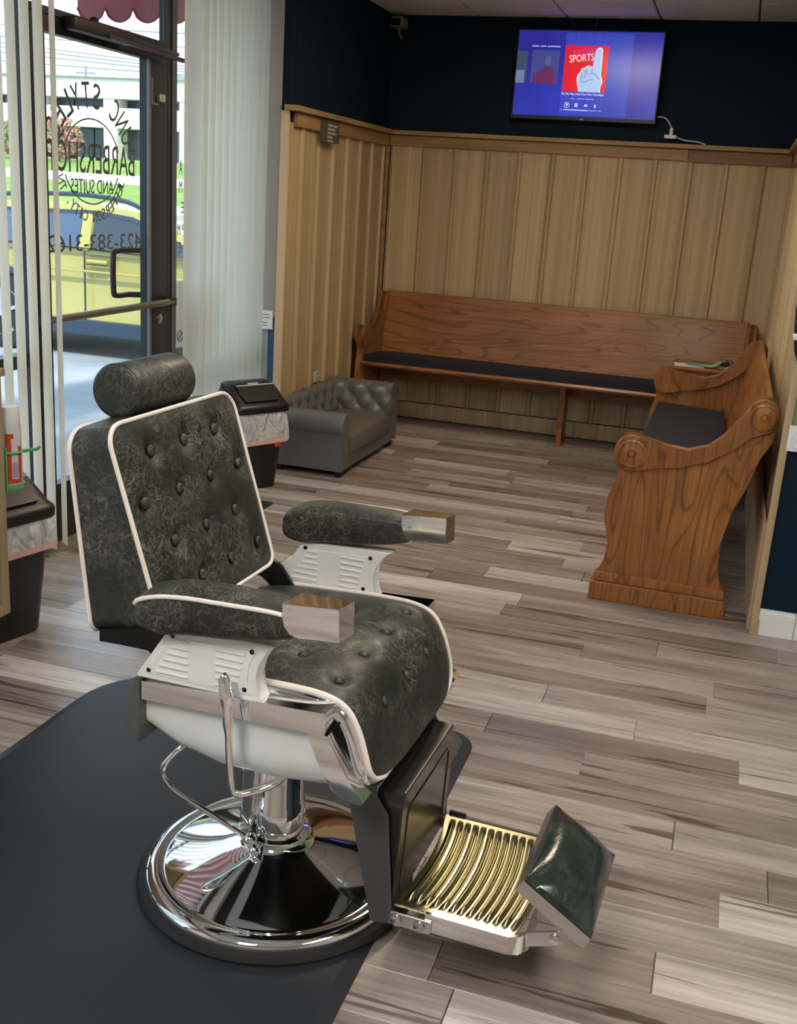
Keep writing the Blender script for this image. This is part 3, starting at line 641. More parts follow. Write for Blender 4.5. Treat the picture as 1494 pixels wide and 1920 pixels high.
col_ = cp('column', MB().lathe([(0.066, 0.118), (0.069, 0.124), (0.066, 0.131), (0.056, 0.134), (0.056, 0.205), (0.052, 0.210), (0.052, 0.41), (0, 0.41)], 64), CHROME, ang=50)
cp('pump_arm', MB().obox((-0.055, -0.045, 0.128), (-0.045, -0.035, 0.40), 0.026, 0.03, V(1,0,0), 0.006).ball((-0.03, -0.075, 0.135), 0.016, 0.016, 0.018).ball((-0.015, -0.085, 0.118), 0.012, 0.012, 0.014), CHROME)
cp('pump_lever', MB().tube([tuple(p) for p in spline([(-0.03, -0.075, 0.137), (-0.12, -0.09, 0.185), (-0.195, -0.10, 0.222), (-0.224, -0.10, 0.245), (-0.232, -0.10, 0.266), (-0.222, -0.095, 0.292), (-0.195, -0.07, 0.322), (-0.17, -0.01, 0.325), (-0.165, 0.02, 0.30), (-0.12, 0.03, 0.255), (-0.05, 0.01, 0.19)], 40)], 0.0062, 10), CHROME)
# seat shell
def wb(u): return 0.425 - 0.045*max(0, min(1, (u+0.16)/0.16)) + 0.02*max(0, (u-0.12)/0.15)
def shell():
    mb = MB(); rings = []; n = 22
    for i in range(n+1):
        a = i/n; half = []
        ut, ub = -0.148 + 0.345*a, -0.158 + 0.428*a
        for k in range(9):
            b = k/8; top = 0.556 + 0.045*ut; bot = wb(ub) + (0.03*(1-min(1, a*6)))
            bb_ = b**0.9; wv = top + (bot-top)*bb_
            vv = 0.290 - 0.125*max(0, (b-0.45)/0.55)**2.0
            half.append((ut+(ub-ut)*b, vv, wv))
        rings.append([(p, -q, r) for p, q, r in half] + [(p, q, r) for p, q, r in reversed(half)])
    return mb.loft(rings)
cp('seat_shell', shell(), SHELL, label='white enamel seat shell', ang=50)
def under():
    rings = []
    for k in range(13):
        a = 0.16 + 0.76*k/12; ub = -0.158 + 0.428*a; z = wb(ub) - 0.001
        rings.append([(ub, -0.162, z-0.004), (ub, 0.162, z-0.004), (ub, 0.162, z), (ub, -0.162, z)])
    return MB().loft(rings)
cp('underside', under(), BLACKM)
for s in (-1, 1):
    v0, v1 = sorted((s*0.252, s*0.312))
    def bar():
        mb = MB(); vs = []
        f = lambda u, v, w: (u, v, w)
        return mb.loft([[(u, v0, w0 + 0.045*u), (u, v1, w0 + 0.045*u), (u, v1, w1 + 0.045*u), (u, v0, w1 + 0.045*u)] for u, w0, w1 in ((-0.146, 0.557, 0.594), (0.215, 0.553, 0.596), (0.2262, 0.5531, 0.5958))])
    cp('side_rail', bar(), CHROME, label='chrome side rail', smooth=False)
    cp('rail_cap', MB().prism([(-0.148, 0.594), (-0.161, 0.591), (-0.168, 0.575), (-0.182, 0.510), (-0.180, 0.492), (-0.162, 0.472), (-0.150, 0.460)], lambda p, q, a: (p, a, q), s*0.20, s*0.316, 0.004), GREYCAP, label='grey rear cap')
    cp('front_strip', MB().prism([(0.182, 0.556), (0.226, 0.556), (0.244, 0.520), (0.264, 0.480), (0.284, 0.456), (0.304, 0.446), (0.298, 0.434), (0.268, 0.432), (0.240, 0.448), (0.214, 0.488)], lambda p, q, a: (p, a, q), s*0.262, s*0.297, 0.003), CHROME, label='chrome curved front strip')
    # arm
    sup = [(-0.160, 0.592), (-0.158, 0.600), (-0.098, 0.690), (-0.085, 0.705), (0.128, 0.712), (0.102, 0.695), (0.088, 0.670), (0.083, 0.645), (0.088, 0.618), (0.100, 0.601), (0.098, 0.597)]
    va, vb = s*0.272, s*0.308
    asup = cp('arm_support', MB().prism(sup, lambda p, q, a: (p, a, q), va, vb, 0.006, 3), WPLASTIC, label='white ribbed arm panel')
    panel = [(-0.142, 0.604), (-0.088, 0.688), (0.088, 0.694), (0.072, 0.664), (0.070, 0.634), (0.080, 0.612), (0.076, 0.607)]
    cp('inset_panel', MB().prism(panel, lambda p, q, a: (p, a, q), s*0.2705, s*0.3095, 0.001), WPLASTIC, asup)
    for k in range(6):
        wz = 0.683 - 0.0138*k
        u0 = -0.083 - 0.0080*k; 
        for ua, ub in ((max(u0, -0.135)+0.006, -0.048), (0.006, 0.066 - 0.003*k)):
            m_ = MB()
            vv = s*0.290
            m_.box(ua, ub, vv-0.0225, vv+0.0225, wz-0.0027, wz+0.0027, 0.0022, 2)
            cp('louver', m_, WPLASTIC, asup)
    for (su, sw) in ((-0.082, 0.690), (0.079, 0.692), (-0.132, 0.612), (0.066, 0.616)):
        m_ = MB()
        m_.lathe([(0.0, 0), (0.0030, 0), (0.0048, 0.001), (0.0048, 0.0410), (0.003, 0.0420), (0.0, 0.0420)], 12, (su, s*0.290-0.021, sw), V(0, 1, 0))
        cp('screw', m_, BLACK, asup)
    # pad
    vc = s*0.302
    prof = [(-0.138, 0.745), (-0.132, 0.771), (-0.09, 0.790), (-0.03, 0.798), (0.05, 0.800), (0.12, 0.800), (0.165, 0.795)]
    botp = [(-0.138, 0.735), (-0.128, 0.713), (-0.09, 0.704), (-0.03, 0.714), (0.05, 0.722), (0.12, 0.733), (0.165, 0.745)]
    tp, bp = spline([(a, 0, b) for a, b in prof], 18), spline([(a, 0, b) for a, b in botp], 18)
    rings = []
    for i in range(19):
        t = i/18; hw = 0.045*min(1, math.sqrt(max(0.02, 1-(1-min(1, t/0.16))**2)) if t < 0.16 else 1) - (0.006*max(0, (t-0.6)/0.4))
        zt, zb, uu = tp[i].z, bp[i].z, tp[i].x; ring = []
        cr = 0.014
        for (dv, dz) in ((-1, 0.12), (-1, 0.78), (-0.86, 0.93), (-0.4, 1.0), (0.4, 1.0), (0.86, 0.93), (1, 0.78), (1, 0.12), (0.86, 0.0), (-0.86, 0.0)):
            ring.append((uu, vc + hw*dv, zb + (zt-zb)*dz))
        rings.append(ring)
    ap = cp('arm_pad', MB().loft(rings), GREEN if s > 0 else GREEN, label='green padded armrest', ang=60)
    pth = []
    for i in range(1, 18):
        t = i/18; hw = 0.045*min(1, math.sqrt(max(0.02, 1-(1-min(1, t/0.16))**2)) if t < 0.16 else 1) - (0.006*max(0, (t-0.6)/0.4))
        pth.append((tp[i].x, vc + s*(hw+0.001), bp[i].z + (tp[i].z-bp[i].z)*0.86))
    pth = [(bp[0].x+0.001, vc + s*0.012, bp[0].z+0.012)] + pth
    cp('piping', MB().tube(pth, 0.0042, 8), PIPING, ap)
    def capf(p, q, a): return (p, vc + a*(1.0 - 1.5*(p-0.15)), q - 0.11*a)
    cap = [(0.150, 0.806), (0.252, 0.812), (0.254, 0.752), (0.182, 0.746), (0.165, 0.750), (0.154, 0.764), (0.150, 0.785)]
    cp('arm_cap', MB().prism(cap, capf, -0.0415, 0.0415, 0.002), CHROME, label='chrome armrest tip')
    # black hinge bracket between seat and back
    hb = [(-0.285, 0.636), (-0.285, 0.612), (-0.175, 0.618), (-0.150, 0.600), (-0.128, 0.572), (-0.096, 0.572), (-0.094, 0.606), (-0.125, 0.648), (-0.150, 0.664), (-0.19, 0.660)]
    cp('hinge_bracket', MB().prism(hb, lambda p, q, a: (p, a, q), s*0.232, s*0.244, 0.002), BLACKM)

# seat cushion
SP = spline([(-0.165, 0, 0.590), (-0.10, 0, 0.604), (0.0, 0, 0.610), (0.10, 0, 0.615), (0.19, 0, 0.614), (0.240, 0, 0.598), (0.268, 0, 0.560), (0.286, 0, 0.510), (0.299, 0, 0.462), (0.304, 0, 0.444)], 60)
seatbtn = [(0.20, v) for v in (-0.19, -0.063, 0.063, 0.19)] + [(0.098, v) for v in (-0.125, 0, 0.125)] + [(-0.005, v) for v in (-0.19, -0.063, 0.063, 0.19)]
def seat_pt(t):
    x = t*60; i = min(int(x), 59); f = x-i; return SP[i].lerp(SP[i+1], f)
def seat_n(t):
    a, b = seat_pt(max(0, t-0.02)), seat_pt(min(1, t+0.02)); d = (b-a).normalized(); return V(-d.z, 0, d.x)
arcl = [0.0]
for i in range(60): arcl.append(arcl[-1] + (SP[i+1]-SP[i]).length)
TOT = arcl[-1]
def t_of_u(u):
    for i in range(60):
        if SP[i+1].x >= u: return (i + (u-SP[i].x)/(SP[i+1].x-SP[i].x))/60
    return 1
def arc_t(t): x = t*60; i = min(int(x), 59); return arcl[i] + (x-i)*(arcl[i+1]-arcl[i])
BT = [(arc_t(t_of_u(u)), v) for u, v in seatbtn]
a2 = arc_t(t_of_u(0.20))
BT += [(a2+0.093, v) for v in (-0.125, 0, 0.125)]
def hw_seat(a):
    r = 0.055; e = TOT - a
    return 0.252 if e > r else 0.252 - r + math.sqrt(max(0, r*r - (r-e)**2))
def t_of_arc(a):
    for i in range(60):
        if arcl[i+1] >= a: return (i + (a-arcl[i])/(arcl[i+1]-arcl[i]))/60
    return 1.0
def tuft(a, v, pts, dep=0.011, sg=0.020):
    z = 0.0
    for pa, pv in pts:
        d2 = (a-pa)**2 + (v-pv)**2
        if d2 < 0.012: z -= dep*math.exp(-d2/(sg*sg)) + 0.2*dep*math.exp(-d2/(4*sg*sg))
    return z
def seat_top(i, j):
    a = TOT*(1-(1-i)**1.25); t = t_of_arc(a); p = seat_pt(t); n = seat_n(t); hw = hw_seat(a); v = (2*j-1)*hw
    e = abs(2*j-1); h = 0.012*(1-e**6) + tuft(a, v, BT) - 0.006*(e**10)
    q = p + n*h; return (q.x, v, q.z)
def seat_bot(i, j):
    a = TOT*(1-(1-i)**1.25); t = t_of_arc(a); p = seat_pt(t); n = seat_n(t); v = (2*j-1)*hw_seat(a)*0.985
    q = p - n*0.030; return (q.x, v, q.z)
seat = cp('seat_cushion', MB().slab(seat_top, seat_bot, 72, 64), GREEN, label='green tufted seat cushion', ang=50)
def seat_edge(off, dn):
    pth = []
    for k in range(60):
        a = TOT*k/60; t = t_of_arc(a); p = seat_pt(t) - seat_n(t)*dn; pth.append((p.x, -(hw_seat(a)+off), p.z))
    p = seat_pt(1) - seat_n(1)*dn; dd = (seat_pt(1)-seat_pt(0.97)).normalized()*off
    for k in range(13): pth.append((p.x+dd.x, (-1+2*k/12)*hw_seat(TOT), p.z+dd.z))
    for k in range(59, -1, -1):
        a = TOT*k/60; t = t_of_arc(a); p = seat_pt(t) - seat_n(t)*dn; pth.append((p.x, hw_seat(a)+off, p.z))
    return pth
cp('piping', MB().tube(seat_edge(0.001, 0.001), 0.0048, 8), PIPING, seat)
cp('seat_band', MB().tube(seat_edge(0.003, 0.018), 0.014, 10), CHROME, label='chrome band under the seat cushion')
for a, v in BT:
    t = t_of_arc(a); p = seat_pt(t) + seat_n(t)*(0.012*(1-(abs(v)/0.252)**6) - 0.010); n = seat_n(t)
    cp('button', MB().ball((p.x, v, p.z), 0.0115, 0.0115, 0.007, 12, 8, n.to_track_quat('Z', 'Y').to_matrix()), GREEN, seat)

# backrest: wedge, front leaning 18 degrees
F0, F1, R0, R1 = V(-0.145, 0, 0.655), V(-0.268, 0, 1.040), V(-0.305, 0, 0.622), V(-0.352, 0, 1.022)
BH = (F1-F0).length; fn_ = V((F1-F0).z, 0, -(F1-F0).x).normalized()
backbtn = []
for k, (cnt) in enumerate((3, 4, 3, 4)):
    tt = BH - 0.068 - 0.091*k
    for q in range(cnt): backbtn.append((tt, (q-(cnt-1)/2)*0.124))
def hwb(y, W=0.238, r=0.045, rb=0.03):
    if y > BH-r: return W - r + math.sqrt(max(0, r*r-(y-(BH-r))**2))
    if y < rb: return W - rb + math.sqrt(max(0, rb*rb-(rb-y)**2))
    return W
def ymap(i): return BH*(0.5-0.5*math.cos(PI*(0.06+0.88*i))/math.cos(PI*0.06))
def b_front(i, j):
    y = min(BH, max(0, ymap(i))); v = (2*j-1)*hwb(y); e = abs(2*j-1); yy = abs(2*y/BH-1)
    h = 0.016*(1-e**5)*(1-yy**6) + tuft(y, v, backbtn, 0.016, 0.022)
    p = F0 + (F1-F0)*(y/BH) + fn_*h; return (p.x, v, p.z)
def b_rear(i, j):
    y = min(BH, max(0, ymap(i))); v = (2*j-1)*hwb(y); p = R0 + (R1-R0)*(y/BH); e = abs(2*j-1)
    return (p.x - 0.012*(1-e**4), v, p.z)
bk = cp('backrest', MB().slab(b_front, b_rear, 64, 64), GREEN, label='green tufted backrest', ang=45)
for A, B in ((F0, F1), (R0, R1)):
    pth = []; n = 40
    ys = [min(BH, max(0, ymap(k/n))) for k in range(n+1)]
    for y in ys: p = A + (B-A)*(y/BH); pth.append((p.x, -hwb(y)-0.001, p.z))
    for y in reversed(ys): p = A + (B-A)*(y/BH); pth.append((p.x, hwb(y)+0.001, p.z))
    cp('piping', MB().tube(pth, 0.0046, 8, True), PIPING, bk)
for y, v in backbtn:
    p = F0 + (F1-F0)*(y/BH) + fn_*0.003; cp('button', MB().ball((p.x, v, p.z), 0.0125, 0.0125, 0.0075, 12, 8, fn_.to_track_quat('Z', 'Y').to_matrix()), GREEN, bk)
hr = cp('headrest', MB().lathe([(0.036, -0.112), (0.047, -0.1115), (0.0525, -0.108), (0.0545, -0.10), (0.0550, 0.0), (0.0545, 0.10), (0.0525, 0.108), (0.047, 0.1115), (0.036, 0.112)], 40, (-0.333, 0, 1.079), V(0,1,0)), GREEN, label='green cylindrical headrest', ang=60)
for s in (-1, 1):
    cp('seam', MB().tube([(-0.333+0.0538*math.cos(k*PI/20), s*0.101, 1.079+0.0538*math.sin(k*PI/20)) for k in range(40)], 0.0016, 5, True), GREEND, hr)
    cp('headrest_post', MB().obox((-0.315, s*0.045, 0.99), (-0.325, s*0.045, 1.06), 0.02, 0.006, V(1,0,0)), BLACKM)
cp('recline_lever', MB().tube([tuple(p) for p in spline([(0.042, -0.345, 0.652), (0.044, -0.345, 0.648), (0.049, -0.345, 0.615), (0.052, -0.345, 0.595), (0.056, -0.345, 0.52), (0.062, -0.343, 0.435), (0.070, -0.338, 0.421), (0.082, -0.325, 0.418), (0.12, -0.28, 0.425), (0.14, -0.18, 0.43)], 36)], [0.009 + 0.0035*max(0, 1-abs(k-8)/9) if k < 15 else 0.0068 for k in range(37)], 12), CHROME)
# leg rest, foot plate, calf pad
cp('leg_panel', MB().prism([(-0.165, 0.135), (0.165, 0.135), (0.172, 0.142), (0.172, 0.365), (0.155, 0.392), (-0.155, 0.392), (-0.172, 0.365), (-0.172, 0.142)], lambda p, q, a: (a + (0.03*(q-0.135) if True else 0), p, q), 0.272, 0.330, 0.004), GLOSSK, label='glossy black leg panel')
cp('panel_embossing', MB().tube([(0.3300+0.03*(q-0.135), p, q) for p, q in ((-0.135, 0.16), (-0.135, 0.335), (-0.12, 0.35), (0.12, 0.35), (0.135, 0.335), (0.135, 0.16))], 0.0022, 6), GLOSSK)
for s in (-1, 1):
    lb = cp('leg_bracket', MB().prism([(0.225, 0.42), (0.228, 0.385), (0.290, 0.112), (0.335, 0.118), (0.312, 0.352), (0.296, 0.372), (0.285, 0.385), (0.283, 0.43)], lambda p, q, a: (p, a, q), s*0.178, s*0.186, 0.002), BRACKET, label='grey side bracket')
    for bu in (0.345, 0.392): cp('bolt', MB().lathe([(0.011, 0), (0.011, 0.006), (0.006, 0.009), (0.0, 0.009)], 12, (bu, s*0.186, 0.132), V(0, s, 0)), STEEL, lb)
    cp('pivot_link', MB().obox((0.325, s*0.182, 0.132), (0.415, s*0.182, 0.132), 0.008, 0.028, V(0,0,1), 0.003), STEEL, lb)
# ribbed plate
def plate_h(u, v):
    k = (u-0.343)/0.0176; f = abs((k % 1.0) - 0.5)*2; e = 1-max(0, min(1, (abs(v)-0.135)/0.012))
    if k < 0 or k > 13: return 0
    return 0.0068*max(0, 1-(f/0.66)**2)*e
NUP, NVP = 130, 30
cp('foot_plate', MB().slab(lambda i, j: (0.332+0.240*i + 0.018*(1-(2*j-1)**2), -0.172+0.344*j, 0.158+plate_h(0.332+0.240*i, -0.172+0.344*j)), lambda i, j: (0.332+0.240*i+ 0.018*(1-(2*j-1)**2), -0.172+0.344*j, 0.152), NUP, NVP), PLATE, label='ribbed polished foot plate', ang=60)
cp('plate_rim', MB().prism([(0.40, -0.180), (0.565, -0.180), (0.585, -0.172), (0.600, -0.150), (0.600, 0.150), (0.585, 0.172), (0.565, 0.180), (0.345, 0.180), (0.345, 0.173), (0.563, 0.173), (0.580, 0.165), (0.592, 0.148), (0.592, -0.148), (0.580, -0.165), (0.563, -0.173), (0.40, -0.173)], lambda p, q, a: (p, q, a), 0.120, 0.160, 0.0), CHROME, label='chrome plate rim', ang=50)
cp('stop_clip', MB().box(0.338, 0.378, 0.176, 0.184, 0.152, 0.166, 0.003), BLACKM)
# calf pad
PA, PB = V(0.578, 0, 0.262), V(0.712, 0, 0.178); pd_ = (PB-PA).normalized(); pn = V(-pd_.z, 0, pd_.x)
def pad_top(i, j):
    y = (PB-PA).length*i; v = (2*j-1)*0.142; e = abs(2*j-1); f = abs(2*i-1)
    h = 0.038*(1-e**3.2)*(1-f**3.2) + 0.004; p = PA + pd_*y + pn*h; return (p.x, v, p.z)
def pad_bot(i, j):
    y = (PB-PA).length*i; p = PA + pd_*y; return (p.x, (2*j-1)*0.142, p.z)
GLP = leather('glossy_green_leather', (0.022,0.034,0.030), (0.055,0.08,0.07), 0.5, 0.12)
cp('calf_pad', MB().slab(pad_top, pad_bot, 28, 28), GLP, label='glossy green calf pad', ang=60)
def padbox(y0, y1, v0, v1, h0, h1, m, nm):
    mb = MB(); q = []
    for v in (v0, v1):
        q.append([tuple(PA + pd_*y + pn*h + V(0, v, 0)) for y, h in ((y0, h0), (y1, h0), (y1, h1), (y0, h1))])
    mb.loft(q); return cp(nm, mb, m, smooth=False)
LP = (PB-PA).length
padbox(-0.002, LP+0.002, -0.144, 0.144, -0.028, 0.0, STEEL, 'pad_frame')
for s in (-1, 1):
    cp('pad_bracket', MB().obox((0.585, s*0.150, 0.140), (0.660, s*0.150, 0.168), 0.006, 0.030, V(0,0,1), 0.002).lathe([(0.010, 0), (0.010, 0.004), (0.004, 0.006), (0, 0.006)], 12, (0.648, s*0.153, 0.164), V(0, s, 0)), STEEL)

# ------------------------------------------------------------------ mats
def rmat(x0, x1, y0, y1, r, h=0.014, rl=None):
    rl = rl or r
    def out(o):
        p = []
        for cx, cy, a, r1 in ((x1-r, y1-r, 0, r), (x0+rl, y1-rl, 90, rl), (x0+rl, y0+rl, 180, rl), (x1-r, y0+r, 270, r)):
            rr = max(r1-o, 0.002)
            for k in range(9): t = math.radians(a+90*k/8); p.append((cx+rr*math.cos(t), cy+rr*math.sin(t)))
        return p
    return MB().loft([[(x, y, z) for x, y in out(o)] for o, z in ((0, 0.0005), (0.0, 0.003), (0.030, h), (0.034, h))])
solo('floor_mat', rmat(-1.665, -0.512, 0.9, 2.742, 0.10, 0.014, 0.27), MATM, 'large black anti-fatigue mat under the barber chair', 'mat', loc=(-1.09, 1.8, 0), ang=20)
solo('door_mat', rmat(-2.44, -1.99, 4.02, 4.648, 0.03, 0.008), MATM, 'small black mat on the floor by the shop door, mostly hidden behind the chair back', 'mat', loc=(-2.2, 4.3, 0), ang=20)

# ------------------------------------------------------------------ pews
OUT = [(0.609, 0.0), (0.609, 0.072), (0.598, 0.080), (0.598, 0.104), (0.590, 0.112), (0.575, 0.160), (0.564, 0.229), (0.578, 0.275), (0.592, 0.315), (0.596, 0.356), (0.590, 0.42), (0.572, 0.475), (0.560, 0.51), (0.560, 0.532), (0.580, 0.57), (0.588, 0.605), (0.578, 0.642), (0.552, 0.667), (0.523, 0.675), (0.465, 0.660), (0.393, 0.638), (0.314, 0.632), (0.240, 0.658), (0.189, 0.706), (0.143, 0.782), (0.118, 0.834), (0.098, 0.855), (0.070, 0.863), (0.035, 0.852), (0.014, 0.827), (0.010, 0.775), (0.022, 0.697), (0.060, 0.637), (0.085, 0.515), (0.128, 0.426), (0.148, 0.296), (0.148, 0.20), (0.134, 0.150), (0.120, 0.112), (0.112, 0.104), (0.112, 0.080), (0.103, 0.072), (0.103, 0.0)]
RAIL = [(0.588, 0.605), (0.578, 0.642), (0.552, 0.667), (0.523, 0.675), (0.465, 0.660), (0.393, 0.638), (0.314, 0.632), (0.240, 0.658), (0.189, 0.706), (0.143, 0.782), (0.118, 0.834), (0.098, 0.855), (0.070, 0.863), (0.035, 0.852), (0.014, 0.827), (0.010, 0.775), (0.040, 0.735), (0.10, 0.722), (0.158, 0.660), (0.235, 0.600), (0.33, 0.572), (0.43, 0.556), (0.480, 0.546), (0.512, 0.530), (0.545, 0.535), (0.575, 0.565)]
def make_pew(label, mp, base, L, oakL, oakZ, support, tag_side):
    """mp(d, l, z) -> world; d forward from the wall, l along the pew"""
    t = thing('church_pew', label, 'pew', base)
    for l0, o in ((0.0, -1), (L-0.045, 1)):
        e = part('end_panel', MB().prism(OUT, lambda p, q, a: mp(p, a, q), l0+0.006, l0+0.039, 0.004), oakZ, t)
        part('arm_rail', MB().prism(RAIL, lambda p, q, a: mp(p, a, q), l0-0.008, l0+0.053, 0.006), oakZ, e)
        pl = part('plinth', MB().prism([(0.096, 0.0), (0.618, 0.0), (0.618, 0.066), (0.610, 0.074), (0.104, 0.074), (0.096, 0.066)], lambda p, q, a: mp(p, a, q), l0-0.020, l0+0.065, 0.006), oakZ, e)
        part('plinth_moulding', MB().prism([(0.106, 0.0745), (0.606, 0.0745), (0.606, 0.104), (0.597, 0.113), (0.115, 0.113), (0.106, 0.104)], lambda p, q, a: mp(p, a, q), l0-0.005, l0+0.050, 0.005), oakZ, e)
        for cd, cz, rr in ((0.518, 0.601, 0.056), (0.066, 0.795, 0.050)):
            c = V(*mp(cd, l0-0.008 if o < 0 else l0+0.053, cz)); ax = V(*mp(cd, l0+o, cz)) - V(*mp(cd, l0, cz))
            part('rosette', MB().lathe([(rr, -0.002), (rr, 0.006), (rr*0.86, 0.010), (rr*0.80, 0.006), (rr*0.5, 0.010), (rr*0.30, 0.012), (rr*0.26, 0.007), (rr*0.16, 0.013), (0, 0.014)], 32, c, ax), oakZ, e)
    def sec(pts, l0, l1): return MB().prism(pts, lambda p, q, a: mp(p, a, q), l0, l1, 0.003)
    part('seat_board', sec([(0.13, 0.428), (0.13, 0.398), (0.52, 0.414), (0.548, 0.418), (0.556, 0.430), (0.548, 0.444), (0.52, 0.446)], 0.040, L-0.040), oakL, t)
    part('back_board', sec([(0.150, 0.415), (0.176, 0.415), (0.068, 0.862), (0.060, 0.870), (0.048, 0.870), (0.042, 0.862)], 0.040, L-0.040), oakL, t)
    part('back_foot', sec([(0.150, 0.30), (0.170, 0.30), (0.170, 0.40), (0.150, 0.40)], 0.040, L-0.040), oakL, t)
    if support:
        for l0 in support:
            part('support_leg', MB().prism([(0.285, 0.0), (0.315, 0.0), (0.315, 0.030), (0.26, 0.05), (0.16, 0.05), (0.13, 0.0)][::-1] and [(0.17, 0.0), (0.21, 0.0), (0.22, 0.035), (0.28, 0.035), (0.29, 0.0), (0.33, 0.0), (0.345, 0.08), (0.36, 0.40), (0.17, 0.395)], lambda p, q, a: mp(p, a, q), l0, l0+0.034, 0.003), oakZ, t)
    return t
XW = 0.245
pr_ = make_pew('oak church pew along the right wall, its scrolled end nearest the camera', lambda d, l, z: (XW-d, 4.055+l, z), (XW-0.35, 4.06, 0), 2.03, OAKY, OAKZ, [1.0], 0)
YW = 7.085
pb_ = make_pew('long oak church pew against the back wall under the television', lambda d, l, z: (-2.262+l, YW-d, z), (-2.2, YW-0.35, 0), 2.44, OAKX, OAKZ, [1.315], 0)
# cushions lie on the seats
def cushion(mp, l0, l1, d0, d1, z0, z1):
    def top(i, j):
        d = d0+(d1-d0)*i; l = l0+(l1-l0)*j; e = 1-abs(2*i-1)**8; f = 1-abs(2*j-1)**40
        return mp(d, l, z0(d) + (z1-0.012) + 0.012*e*f)
    def bot(i, j): d = d0+(d1-d0)*i; return mp(d, l0+(l1-l0)*j, z0(d))
    return MB().slab(top, bot, 14, 30)
zs = lambda d: 0.428 + 0.018*(d-0.13)/0.39 + 0.001
solo('pew_cushion', cushion(lambda d, l, z: (XW-d, 4.055+l, z), 0.06, 1.97, 0.185, 0.545, zs, 0.050), FABN, 'navy seat cushion on the pew at the right wall', 'cushion', loc=(0, 5, 0.45))
solo('pew_cushion', cushion(lambda d, l, z: (-2.262+l, YW-d, z), 0.05, 2.38, 0.185, 0.530, zs, 0.050), FABN, 'long navy seat cushion on the pew at the back wall', 'cushion', loc=(-1, 6.7, 0.45))
# leaflets and a thin wire glasses frame on a small ledge behind the right pew's far arm
ld = solo('side_shelf', MB().box(-0.26, 0.10, 6.13, 6.46, 0.655, 0.675, 0.004), OAKX, 'small oak shelf behind the far arm of the right pew', 'shelf')
part('bracket', MB().box(-0.22, 0.06, 6.14, 6.17, 0.0, 0.655, 0.004).box(-0.22, 0.06, 6.40, 6.43, 0.0, 0.655, 0.004), OAKZ, ld)
LFB = mat('leaflet_blue', (0.12,0.26,0.45), 0.5); LFG = mat('leaflet_green', (0.22,0.50,0.22), 0.5); LFW = mat('leaflet_white', (0.72,0.74,0.74), 0.5)
def leaf(x, y, w_, d_, rz, z, m, label, curl=0.0):
    def f(i, j):
        a, b = (i-0.5)*w_, (j-0.5)*d_; c, s = math.cos(rz), math.sin(rz)
        return (x+a*c-b*s, y+a*s+b*c, z + curl*max(0, i-0.55)**1.4)
    me = MB().slab(lambda i, j: V(*f(i, j))+V(0,0,0.002), lambda i, j: V(*f(i, j)), 8, 3)
    return solo('leaflet', me, m, label, 'leaflet', 'leaflets on the side shelf', loc=(x, y, z))
leaf(-0.17, 6.22, 0.16, 0.13, 0.1, 0.676, LFW, 'white leaflet on the side shelf, leftmost of the papers')
leaf(-0.12, 6.25, 0.13, 0.11, -0.1, 0.679, LFB, 'blue leaflet on the side shelf between the white and the green')
leaf(-0.055, 6.22, 0.12, 0.10, 0.05, 0.682, LFG, 'green leaflet with a curled corner on the side shelf', 0.10)
gl = thing('eyeglasses', 'dark lensed glasses with thin pale frame on the side shelf', 'glasses', (0.03, 6.25, 0.676))
part('lens', MB().ball((0.022, 6.24, 0.703), 0.028, 0.006, 0.022, 14, 8).ball((0.08, 6.26, 0.703), 0.026, 0.006, 0.022, 14, 8), mat('smoky_lens', (0.05,0.045,0.05), 0.15), gl)
part('frame', MB().tube([(-0.01, 6.20, 0.680), (0.03, 6.20, 0.680), (0.06, 6.225, 0.690), (0.09, 6.25, 0.706)], 0.0025, 5).tube([(-0.006, 6.24, 0.695), (0.02, 6.238, 0.679), (0.05, 6.243, 0.690)], 0.0022, 5), mat('pale_wire', (0.65,0.72,0.68), 0.35), gl)

# ------------------------------------------------------------------ pet sofa
so = thing('pet_sofa', 'small grey leatherette pet sofa with tufted sides by the left wall', 'sofa', (-2.06, 5.72, 0))
SX0, SX1, SY0, SY1 = -2.290, -1.862, 5.235, 6.225
part('base', MB().box(SX0+0.01, SX1-0.004, SY0+0.10, SY1-0.09, 0.035, 0.155, 0.012), SOFA, so)
def arm_sec(y0, y1, top, x0=SX0, x1=SX1):
    m = (y0+y1)/2; hw = (y1-y0)/2
    pts = [(y0+0.012, 0.035), (y0+0.012, 0.240), (y0-0.004, 0.250), (y0-0.008, 0.270)]
    for k in range(9):
        a = PI - PI*k/8; pts.append((m + (hw+0.008)*math.cos(a), top-0.062 + 0.062*math.sin(a)))
    pts += [(y1+0.0, 0.20), (y1, 0.035)]
    return MB().prism(pts, lambda p, q, a: (a, p, q), x0, x1, 0.012, 3)
part('arm', arm_sec(SY0, SY0+0.105, 0.352), SOFA, so, ang=50)
def tuft_sofa(a, b, pts):
    s1, s2 = a/0.13 + b/0.13, a/0.13 - b/0.13
    return -0.030*(1-math.sqrt(abs(math.sin(PI*s1)*math.sin(PI*s2))))
btA = [(0.10, 0.13), (0.21, 0.16), (0.32, 0.13), (0.40, 0.17)]
def fa_in(i, j):    # far arm: inner face towards the camera, rolled top
    x = SX0 + (SX1-SX0)*i; t = j
    if t < 0.6: y, z = 0.0, 0.10 + 0.20*t/0.6
    else:
        a = (t-0.6)/0.4*PI*0.9; y, z = 0.045*(1-math.cos(a)), 0.315 + 0.085*math.sin(a)
    pu = 0.028*math.sin(PI*min(1, t/0.62))*(0.6+0.4*math.sin(PI*i)) + tuft_sofa((SX1-SX0)*i, z-0.10, btA)
    return (x, SY1-0.185 + y*1.5 - pu, z)
